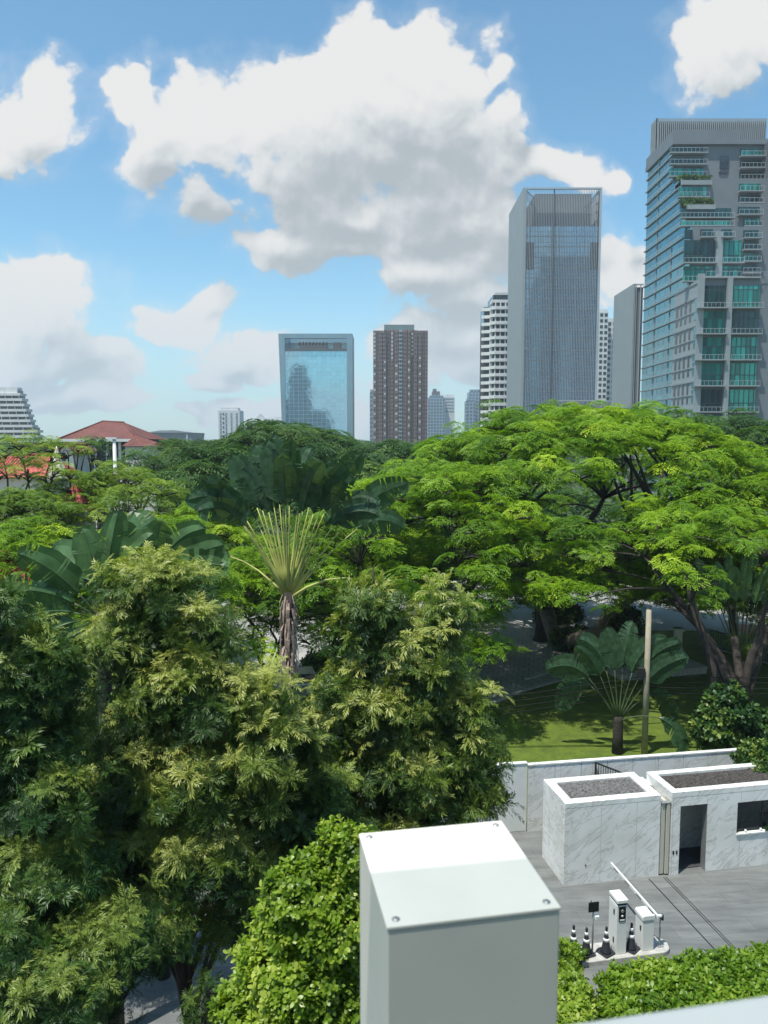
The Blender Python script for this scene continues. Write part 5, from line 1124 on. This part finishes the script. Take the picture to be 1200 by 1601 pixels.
# ---- traveller's palms
PG = "fan shaped traveller's palms"
ravenala('fan_palm', 'tall fan palm with pale yellow stalks and a shaggy dry trunk', P(452, 1060, 24)[:2]+(0,), P(452, 925, 24)[2], 23, R(27), 2.9, 1.9, .85, .05, [M['banana_dark'], M['stalk']], PG, lean=.0, extra=((-.72, .25, 3.0, 1.5, .7, 1.8), (.86, -.25, 3.3, 1.5, .7, 2.2), (.60, -.1, 3.4, 2.2, .9, .5), (.68, .1, 3.5, 1.6, .8, .9)), tear=.8, sd=100, tilt=.22, droop=.6, trunk_r=.17)
ravenala('fan_palm', 'big leaved fan palm with upright broad blades above the feathery tree', P(238, 910, 19)[:2]+(0,), P(238, 905, 19)[2], 8, R(38), .25, 1.55, .85, .15, [M['banana'], M['stalk_green']], PG, extra=((.80, -.2, .7, 1.5, .8, .6), (1.1, -.35, 1.1, 1.4, .65, 1.5), (1.25, -.35, 1.0, 1.3, .6, 1.5)), tear=.5, sd=200, shag=False, droop=.6, tilt=.3)
ravenala('fan_palm', 'fan palm throwing broad torn blades out to the left', P(160, 965, 17)[:2]+(0,), P(160, 955, 17)[2], 4, R(20), .7, 1.5, .75, .1, [M['banana'], M['stalk_green']], PG, extra=((-.55, -.2, .9, 1.5, .8, .4), (-.78, -.25, .8, 1.5, .85, .5), (-1.0, -.3, .7, 1.5, .85, .6), (-1.25, -.35, .6, 1.5, .8, .8), (-1.5, -.35, .6, 1.5, .75, .9), (-1.8, -.3, .7, 1.2, .6, 1.0)), tear=.5, sd=260, shag=False, droop=.6, tilt=.3)
b4 = G(968, 1181); ravenala('fan_palm', 'dark young fan palm on the lawn next to the utility pole', (b4[0], b4[1]+.3, 0), 1.7, 8, R(30), 2.3, 2.1, 1.0, -.1, [M['banana_dark'], M['stalk_green']], PG, extra=((.95, -.3, 2.1, 2.2, .7, 1.7), (.72, .3, 2.4, 2.2, .8, 1.8), (-.50, .1, 2.5, 2.1, 1.0, 2.2)), tear=.4, sd=300, shag=False, trunk_r=.22, droop=.8)
b5 = P(1158, 1030, 36.); ravenala('fan_palm', 'slender fan palm rising between the dark trunks at the right', (b5[0], 36, 0), b5[2]-.1, 14, R(23), 3.2, 2.0, .6, .0, [M['banana'], M['stalk_green']], PG, tear=.5, sd=400, shag=False, trunk_r=.2)
# understorey clumps round the right trunks and over the guard house
def bush(name, label, ells, n, m, base, s=(.8, 1.4), tmpl=ROSETTE, tint0=.45, grp=None, core=True, cat='shrub', up=.6, tr=.04):
    root = empty(name, base, label, cat, grp); pos, out = ell_points(ells, n, .6); ok = pos[:, 2] > .05; pos, out = pos[ok], out[ok]
    clump = np.sin(pos[:, 0]*3.1+pos[:, 2]*2.3)*np.cos(pos[:, 1]*2.7-pos[:, 2]*1.9)
    V, Q, T = inst(tmpl, frames(out+np.array([0, 0, up])+RNG.normal(size=pos.shape)*.4), RNG.uniform(*s, size=len(pos)), pos-np.array(base), tint0+.2*clump+RNG.normal(size=len(pos))*.2); nmesh('foliage', V, Q, T, m, root)
    w = MB(); bs = Vector(base)
    for e in ells:
        c = Vector(e[0])-bs; w.tube(arc((0, 0, 0), c, .1, 5), [tr*1.6, tr*1.3, tr, tr*.7, tr*.4], 6)
        for k in range(9): d = Vector((random.uniform(-1, 1)*e[1][0], random.uniform(-1, 1)*e[1][1], random.uniform(-.5, .9)*e[1][2]))*.8; w.tube(arc(c*.85, c+d, .08, 4), [tr*.5, tr*.35, tr*.2, .006], 4, False)
    w.build('stem', M['bark'], root); return root
bush('dark_shrub', 'dark leafy shrub wrapped round the foot of the right trunks', [E(1135, 1120, 31.5, 34, 40), E(1110, 1140, 31.5, 20, 30), E(1170, 1140, 31.5, 26, 30)], 700, M['leaf_dark'], G(1140, 1190), (2.2, 3.6), tint0=.35, grp='shrubs by the guard house')
bush('dark_shrub', 'shrub overhanging the guard house roof at the right edge', [E(1185, 1190, 26.6, 32, 24), E(1215, 1200, 26, 40, 34), E(1190, 1215, 25.6, 16, 10)], 1300, M['leaf_dark'], (P(1225, 1200, 27.6)[0], 27.3, 0), (1.1, 2.0), tint0=.55, grp='shrubs by the guard house')
# ---- feathery trees in front
FG2 = 'feathery trees in front of the building'
a_y = 14.6
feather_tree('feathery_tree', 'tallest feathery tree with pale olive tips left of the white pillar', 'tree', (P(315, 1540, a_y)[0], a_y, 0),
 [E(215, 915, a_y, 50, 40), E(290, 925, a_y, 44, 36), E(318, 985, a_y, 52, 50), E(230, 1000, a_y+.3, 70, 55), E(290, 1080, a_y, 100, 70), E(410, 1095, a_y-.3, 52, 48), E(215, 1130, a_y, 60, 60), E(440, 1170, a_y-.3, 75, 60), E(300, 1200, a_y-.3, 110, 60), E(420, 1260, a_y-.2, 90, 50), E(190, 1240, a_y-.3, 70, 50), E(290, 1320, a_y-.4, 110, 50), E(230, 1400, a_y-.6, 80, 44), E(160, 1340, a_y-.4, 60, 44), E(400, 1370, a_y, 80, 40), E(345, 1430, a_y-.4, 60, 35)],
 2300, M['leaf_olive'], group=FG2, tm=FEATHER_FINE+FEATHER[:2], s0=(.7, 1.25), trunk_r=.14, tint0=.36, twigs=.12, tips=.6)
b_y = 17.5
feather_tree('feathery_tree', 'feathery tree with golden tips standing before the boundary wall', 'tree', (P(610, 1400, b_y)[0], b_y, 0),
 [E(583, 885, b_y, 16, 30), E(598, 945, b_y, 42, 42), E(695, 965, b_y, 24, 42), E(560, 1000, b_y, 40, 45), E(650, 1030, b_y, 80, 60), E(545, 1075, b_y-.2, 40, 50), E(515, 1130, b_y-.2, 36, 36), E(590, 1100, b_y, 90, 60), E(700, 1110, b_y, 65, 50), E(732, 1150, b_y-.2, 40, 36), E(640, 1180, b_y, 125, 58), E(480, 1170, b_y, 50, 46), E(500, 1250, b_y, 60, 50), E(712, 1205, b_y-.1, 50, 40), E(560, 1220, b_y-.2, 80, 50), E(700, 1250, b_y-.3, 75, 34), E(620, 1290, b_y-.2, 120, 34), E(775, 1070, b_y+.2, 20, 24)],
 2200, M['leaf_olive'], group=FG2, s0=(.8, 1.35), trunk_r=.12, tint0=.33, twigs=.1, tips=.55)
c_y = 12.5
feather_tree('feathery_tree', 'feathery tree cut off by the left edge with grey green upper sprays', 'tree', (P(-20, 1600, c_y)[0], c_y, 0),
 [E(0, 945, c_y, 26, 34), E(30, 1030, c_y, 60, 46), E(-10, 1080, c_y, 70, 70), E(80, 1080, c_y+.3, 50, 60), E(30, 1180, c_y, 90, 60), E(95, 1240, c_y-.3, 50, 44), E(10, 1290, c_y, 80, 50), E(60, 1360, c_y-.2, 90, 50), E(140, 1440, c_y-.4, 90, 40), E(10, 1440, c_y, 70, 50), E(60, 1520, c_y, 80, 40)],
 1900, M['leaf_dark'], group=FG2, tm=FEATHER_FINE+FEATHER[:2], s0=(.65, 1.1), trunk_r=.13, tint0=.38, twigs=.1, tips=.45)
d_y = 18.5
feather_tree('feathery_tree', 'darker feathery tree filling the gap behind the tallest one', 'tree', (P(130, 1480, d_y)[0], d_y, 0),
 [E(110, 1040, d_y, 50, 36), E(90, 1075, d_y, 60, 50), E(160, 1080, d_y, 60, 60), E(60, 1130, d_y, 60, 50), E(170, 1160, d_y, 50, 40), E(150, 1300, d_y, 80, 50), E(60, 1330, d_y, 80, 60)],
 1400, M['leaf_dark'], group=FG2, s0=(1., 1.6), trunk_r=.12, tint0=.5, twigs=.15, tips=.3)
e_y = 15.5
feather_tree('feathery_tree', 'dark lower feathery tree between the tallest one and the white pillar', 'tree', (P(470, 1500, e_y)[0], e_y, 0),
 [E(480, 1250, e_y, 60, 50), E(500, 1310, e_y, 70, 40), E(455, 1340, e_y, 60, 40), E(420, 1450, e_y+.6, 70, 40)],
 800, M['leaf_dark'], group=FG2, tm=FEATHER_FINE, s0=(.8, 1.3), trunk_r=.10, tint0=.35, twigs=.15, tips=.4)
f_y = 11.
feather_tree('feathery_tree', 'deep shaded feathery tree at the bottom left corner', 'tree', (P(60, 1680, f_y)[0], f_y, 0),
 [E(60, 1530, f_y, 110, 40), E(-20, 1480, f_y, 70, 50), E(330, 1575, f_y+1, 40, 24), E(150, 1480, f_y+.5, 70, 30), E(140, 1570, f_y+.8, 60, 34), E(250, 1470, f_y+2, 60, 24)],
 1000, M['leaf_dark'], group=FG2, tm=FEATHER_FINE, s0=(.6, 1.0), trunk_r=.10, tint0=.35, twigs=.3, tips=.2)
# bright small-leaved tree touching the pillar
g_y = 8.4
bush('lime_leaved_tree', 'bright lime leaved small tree pressed against the left side of the white pillar', [E(545, 1335, g_y, 38, 34), E(500, 1400, g_y, 72, 52), E(450, 1450, g_y, 50, 48), E(540, 1450, g_y-.2, 60, 60), E(480, 1530, g_y-.2, 110, 55), E(395, 1580, g_y-.3, 60, 34), E(560, 1560, g_y-.3, 50, 60), E(470, 1620, g_y-.4, 130, 50), E(430, 1395, g_y, 16, 16), E(520, 1310, g_y, 14, 18), E(395, 1500, g_y, 26, 20)], 4300, M['leaf_lime'], (P(490, 1650, g_y)[0], g_y, 0), (.75, 1.25), tint0=.5, cat='tree', up=.9, tr=.035)
# ================================================================== sky, sun, camera
SUN_EL, SUN_AZ = R(73), None
sv = Vector((-.25, -.22, 0.943)).normalized()      # towards the sun
el = math.asin(sv.z); rot = math.atan2(sv.x, sv.y)
sun = bpy.data.lights.new('sun', 'SUN'); sun.energy = 4.2; sun.angle = R(.53); sun.color = (1, .96, .88)
so = bpy.data.objects.new('sun', sun); COL.objects.link(so); so.rotation_euler = sv.to_track_quat('Z', 'Y').to_euler()
W_ = bpy.data.worlds.new('World'); C.world = W_; W_.use_nodes = True; nt = W_.node_tree; N = nt.nodes; Lk = nt.links
bg = N['Background']; sky = N.new('ShaderNodeTexSky'); sky.sky_type = 'NISHITA'; sky.sun_disc = False; sky.sun_elevation = el; sky.sun_rotation = rot
sky.air_density = 1.0; sky.dust_density = .7; sky.ozone_density = 1.6
tc = N.new('ShaderNodeTexCoord')
clouds = [(205, 150, 62, 50), (235, 245, 52, 72), (330, 190, 90, 75), (300, 320, 54, 52), (470, 170, 120, 90), (590, 105, 100, 85), (690, 110, 100, 82), (640, 215, 150, 110), (480, 270, 150, 95), (770, 105, 30, 30), (790, 180, 45, 62), (760, 270, 90, 75), (850, 252, 90, 40), (270, 185, 70, 55), (560, 160, 90, 70), (420, 200, 80, 60), (690, 350, 140, 80), (440, 395, 100, 40), (540, 385, 70, 28), (680, 430, 96, 44), (780, 360, 90, 90), (560, 340, 150, 45),
 (40, 175, 100, 78), (0, 245, 60, 46), (70, 450, 95, 48), (20, 500, 90, 60), (130, 560, 130, 42), (275, 505, 75, 30), (330, 475, 36, 22), (20, 570, 90, 44), (395, 560, 78, 34), (350, 590, 60, 16), (600, 535, 60, 38), (720, 540, 140, 70), (620, 590, 80, 60), (760, 480, 100, 50), (970, 440, 75, 72), (1150, 55, 105, 78), (965, 265, 26, 22), (300, 635, 40, 10), (480, 640, 200, 26), (100, 620, 160, 26)]
grp = bpy.data.node_groups.new('cloud_field', 'ShaderNodeTree'); grp.interface.new_socket('Vector', in_out='INPUT', socket_type='NodeSocketVector'); grp.interface.new_socket('D', in_out='OUTPUT', socket_type='NodeSocketFloat')
gi = grp.nodes.new('NodeGroupInput'); go = grp.nodes.new('NodeGroupOutput'); gN, gL = grp.nodes, grp.links
wn = gN.new('ShaderNodeTexNoise'); wn.inputs['Scale'].default_value = 5.5; wn.inputs['Detail'].default_value = 4; gL.new(gi.outputs[0], wn.inputs['Vector'])
ws = gN.new('ShaderNodeVectorMath'); ws.operation = 'MULTIPLY_ADD'; ws.inputs[1].default_value = (.12, .12, 0); ws.inputs[2].default_value = (-.06, -.06, 0); gL.new(wn.outputs['Color'], ws.inputs[0])
wp = gN.new('ShaderNodeVectorMath'); wp.operation = 'ADD'; gL.new(gi.outputs[0], wp.inputs[0]); gL.new(ws.outputs[0], wp.inputs[1])
last = None
for (cx, cy, rx, ry) in clouds:
    u_, v_ = uv(cx, cy); sx_ = F/rx; sy_ = F/ry
    ma = gN.new('ShaderNodeVectorMath'); ma.operation = 'MULTIPLY_ADD'; ma.inputs[1].default_value = (sx_, sy_, 0); ma.inputs[2].default_value = (-u_*sx_, -v_*sy_, 0); gL.new(wp.outputs[0], ma.inputs[0])
    ln = gN.new('ShaderNodeVectorMath'); ln.operation = 'LENGTH'; gL.new(ma.outputs[0], ln.inputs[0])
    if last is None: last = ln.outputs['Value']
    else:
        mn = gN.new('ShaderNodeMath'); mn.operation = 'SMOOTH_MIN'; mn.inputs[2].default_value = .32; gL.new(last, mn.inputs[0]); gL.new(ln.outputs['Value'], mn.inputs[1]); last = mn.outputs[0]
inv = gN.new('ShaderNodeMath'); inv.operation = 'SUBTRACT'; inv.inputs[0].default_value = .98; gL.new(last, inv.inputs[1])
cp_ = gN.new('ShaderNodeMath'); cp_.operation = 'MINIMUM'; cp_.inputs[1].default_value = 1.5; gL.new(inv.outputs[0], cp_.inputs[0])
fn = gN.new('ShaderNodeTexNoise'); fn.inputs['Scale'].default_value = 13; fn.inputs['Detail'].default_value = 7; fn.inputs['Roughness'].default_value = .58; gL.new(gi.outputs[0], fn.inputs['Vector'])
fm = gN.new('ShaderNodeMath'); fm.operation = 'MULTIPLY_ADD'; fm.inputs[1].default_value = 1.5; gL.new(fn.outputs['Fac'], fm.inputs[0])
vo = gN.new('ShaderNodeTexVoronoi'); vo.inputs['Scale'].default_value = 11; vo.inputs['Detail'].default_value = 3; vo.inputs['Roughness'].default_value = .55; gL.new(wp.outputs[0], vo.inputs['Vector'])
vm = gN.new('ShaderNodeMath'); vm.operation = 'MULTIPLY_ADD'; vm.inputs[1].default_value = -.75; vm.inputs[2].default_value = .06; gL.new(vo.outputs['Distance'], vm.inputs[0]); gL.new(vm.outputs[0], fm.inputs[2])
sm = gN.new('ShaderNodeMath'); sm.operation = 'ADD'; gL.new(cp_.outputs[0], sm.inputs[0]); gL.new(fm.outputs[0], sm.inputs[1]); gL.new(sm.outputs[0], go.inputs[0]); grp.interface.new_socket('B', in_out='OUTPUT', socket_type='NodeSocketFloat'); gL.new(inv.outputs[0], go.inputs[1])
sep = N.new('ShaderNodeSeparateXYZ'); Lk.new(tc.outputs['Generated'], sep.inputs[0])
ab_ = N.new('ShaderNodeMath'); ab_.operation = 'ABSOLUTE'; Lk.new(sep.outputs['Y'], ab_.inputs[0])
mx_ = N.new('ShaderNodeMath'); mx_.operation = 'MAXIMUM'; mx_.inputs[1].default_value = .08; Lk.new(ab_.outputs[0], mx_.inputs[0])
def div(a, b):
    d = N.new('ShaderNodeMath'); d.operation = 'DIVIDE'; Lk.new(a, d.inputs[0]); Lk.new(b, d.inputs[1]); return d.outputs[0]
cbn = N.new('ShaderNodeCombineXYZ'); Lk.new(div(sep.outputs['X'], mx_.outputs[0]), cbn.inputs['X']); Lk.new(div(sep.outputs['Z'], mx_.outputs[0]), cbn.inputs['Y'])
def field(off):
    g_ = N.new('ShaderNodeGroup'); g_.node_tree = grp
    if off: a = N.new('ShaderNodeVectorMath'); a.operation = 'ADD'; a.inputs[1].default_value = off; Lk.new(cbn.outputs[0], a.inputs[0]); Lk.new(a.outputs[0], g_.inputs[0])
    else: Lk.new(cbn.outputs[0], g_.inputs[0])
    return g_
g0 = field(None); g1 = field((-.006, .016, 0)); g2 = field((-.03, .10, 0)); d0 = g0.outputs[0]
def mrange(src, a, b, c, d, smooth=True):
    m_ = N.new('ShaderNodeMapRange'); m_.interpolation_type = 'SMOOTHSTEP' if smooth else 'LINEAR'
    for i, v in zip(('From Min', 'From Max', 'To Min', 'To Max'), (a, b, c, d)): m_.inputs[i].default_value = v
    Lk.new(src, m_.inputs['Value']); return m_.outputs[0]
a1_ = mrange(d0, -.10, .22, 0, 1); a2_ = mrange(d0, -.45, .3, 0, .28)
amx = N.new('ShaderNodeMath'); amx.operation = 'MAXIMUM'; Lk.new(a1_, amx.inputs[0]); Lk.new(a2_, amx.inputs[1]); alpha = amx.outputs[0]
rl = N.new('ShaderNodeMath'); rl.operation = 'SUBTRACT'; Lk.new(g1.outputs[0], rl.inputs[0]); Lk.new(g0.outputs[0], rl.inputs[1])
av = N.new('ShaderNodeMath'); av.operation = 'MULTIPLY_ADD'; av.inputs[1].default_value = .8; Lk.new(rl.outputs[0], av.inputs[0]); Lk.new(g2.outputs[1], av.inputs[2])
shade = mrange(av.outputs[0], -.35, .95, 0, 1)
cr = N.new('ShaderNodeValToRGB'); cr.color_ramp.elements[0].color = (.93, .93, .92, 1); cr.color_ramp.elements[1].color = (.50, .56, .60, 1); e = cr.color_ramp.elements.new(.45); e.color = (.75, .79, .81, 1)
Lk.new(shade, cr.inputs['Fac'])
CL = .68; SK = .15
skm = N.new('ShaderNodeMixRGB'); skm.blend_type = 'MULTIPLY'; skm.inputs[0].default_value = 1; skm.inputs[2].default_value = (SK*.65, SK*.92, SK*.91, 1); Lk.new(sky.outputs[0], skm.inputs[1])
mixc = N.new('ShaderNodeMixRGB'); Lk.new(alpha, mixc.inputs[0]); Lk.new(skm.outputs[0], mixc.inputs[1]); 
clm = N.new('ShaderNodeMixRGB'); clm.blend_type = 'MULTIPLY'; clm.inputs[0].default_value = 1; clm.inputs[2].default_value = (CL, CL, CL, 1); Lk.new(cr.outputs[0], clm.inputs[1]); Lk.new(clm.outputs[0], mixc.inputs[2])
hz_ = N.new('ShaderNodeMixRGB'); Lk.new(mrange(sep.outputs['Z'], -.02, .26, .62, 0), hz_.inputs[0]); Lk.new(mixc.outputs[0], hz_.inputs[1]); hz_.inputs[2].default_value = (.45, .575, .645, 1)
# the whole texture is divided by the background strength so the sky itself keeps strength .105
bg.inputs['Strength'].default_value = SK
dv = N.new('ShaderNodeMixRGB'); dv.blend_type = 'MULTIPLY'; dv.inputs[0].default_value = 1; dv.inputs[2].default_value = (1/SK, 1/SK, 1/SK, 1); Lk.new(hz_.outputs[0], dv.inputs[1]); Lk.new(dv.outputs[0], bg.inputs['Color'])
HAZE = 0.00028
if HAZE:
    hb = MB(); hb.box(-1600, 1600, -250, 1700, -1.1, 130); hm = bpy.data.materials.new('air'); hm.use_nodes = True; hn = hm.node_tree; hn.nodes.remove(hn.nodes['Principled BSDF'])
    pv = hn.nodes.new('ShaderNodeVolumePrincipled'); pv.inputs['Color'].default_value = (.86, .92, 1, 1); pv.inputs['Density'].default_value = HAZE; pv.inputs['Anisotropy'].default_value = .2
    hn.links.new(pv.outputs[0], hn.nodes['Material Output'].inputs['Volume']); tag(hb.build('haze', hm), 'thin pale haze over the city', 'haze', kind='stuff')
cam = bpy.data.cameras.new('camera'); co = bpy.data.objects.new('camera', cam); COL.objects.link(co); co.location = (0, 0, H); co.rotation_euler = (R(90)-PITCH, 0, 0)
cam.sensor_fit = 'VERTICAL'; cam.sensor_height = 36; cam.lens = 36*F/1601; cam.clip_start = .05; cam.clip_end = 12000
cam.dof.use_dof = True; cam.dof.focus_distance = 60; cam.dof.aperture_fstop = 3.8
C.camera = co
C.render.engine = 'CYCLES'
C.view_settings.view_transform = 'Standard'; C.view_settings.look = 'None'; C.view_settings.exposure = 0.42; C.view_settings.gamma = 1
C.cycles.max_bounces = 5; C.cycles.diffuse_bounces = 2; C.cycles.glossy_bounces = 2; C.cycles.transmission_bounces = 3; C.cycles.transparent_max_bounces = 8; C.cycles.volume_bounces = 0
W_.cycles.sampling_method = 'MANUAL'; W_.cycles.sample_map_resolution = 256
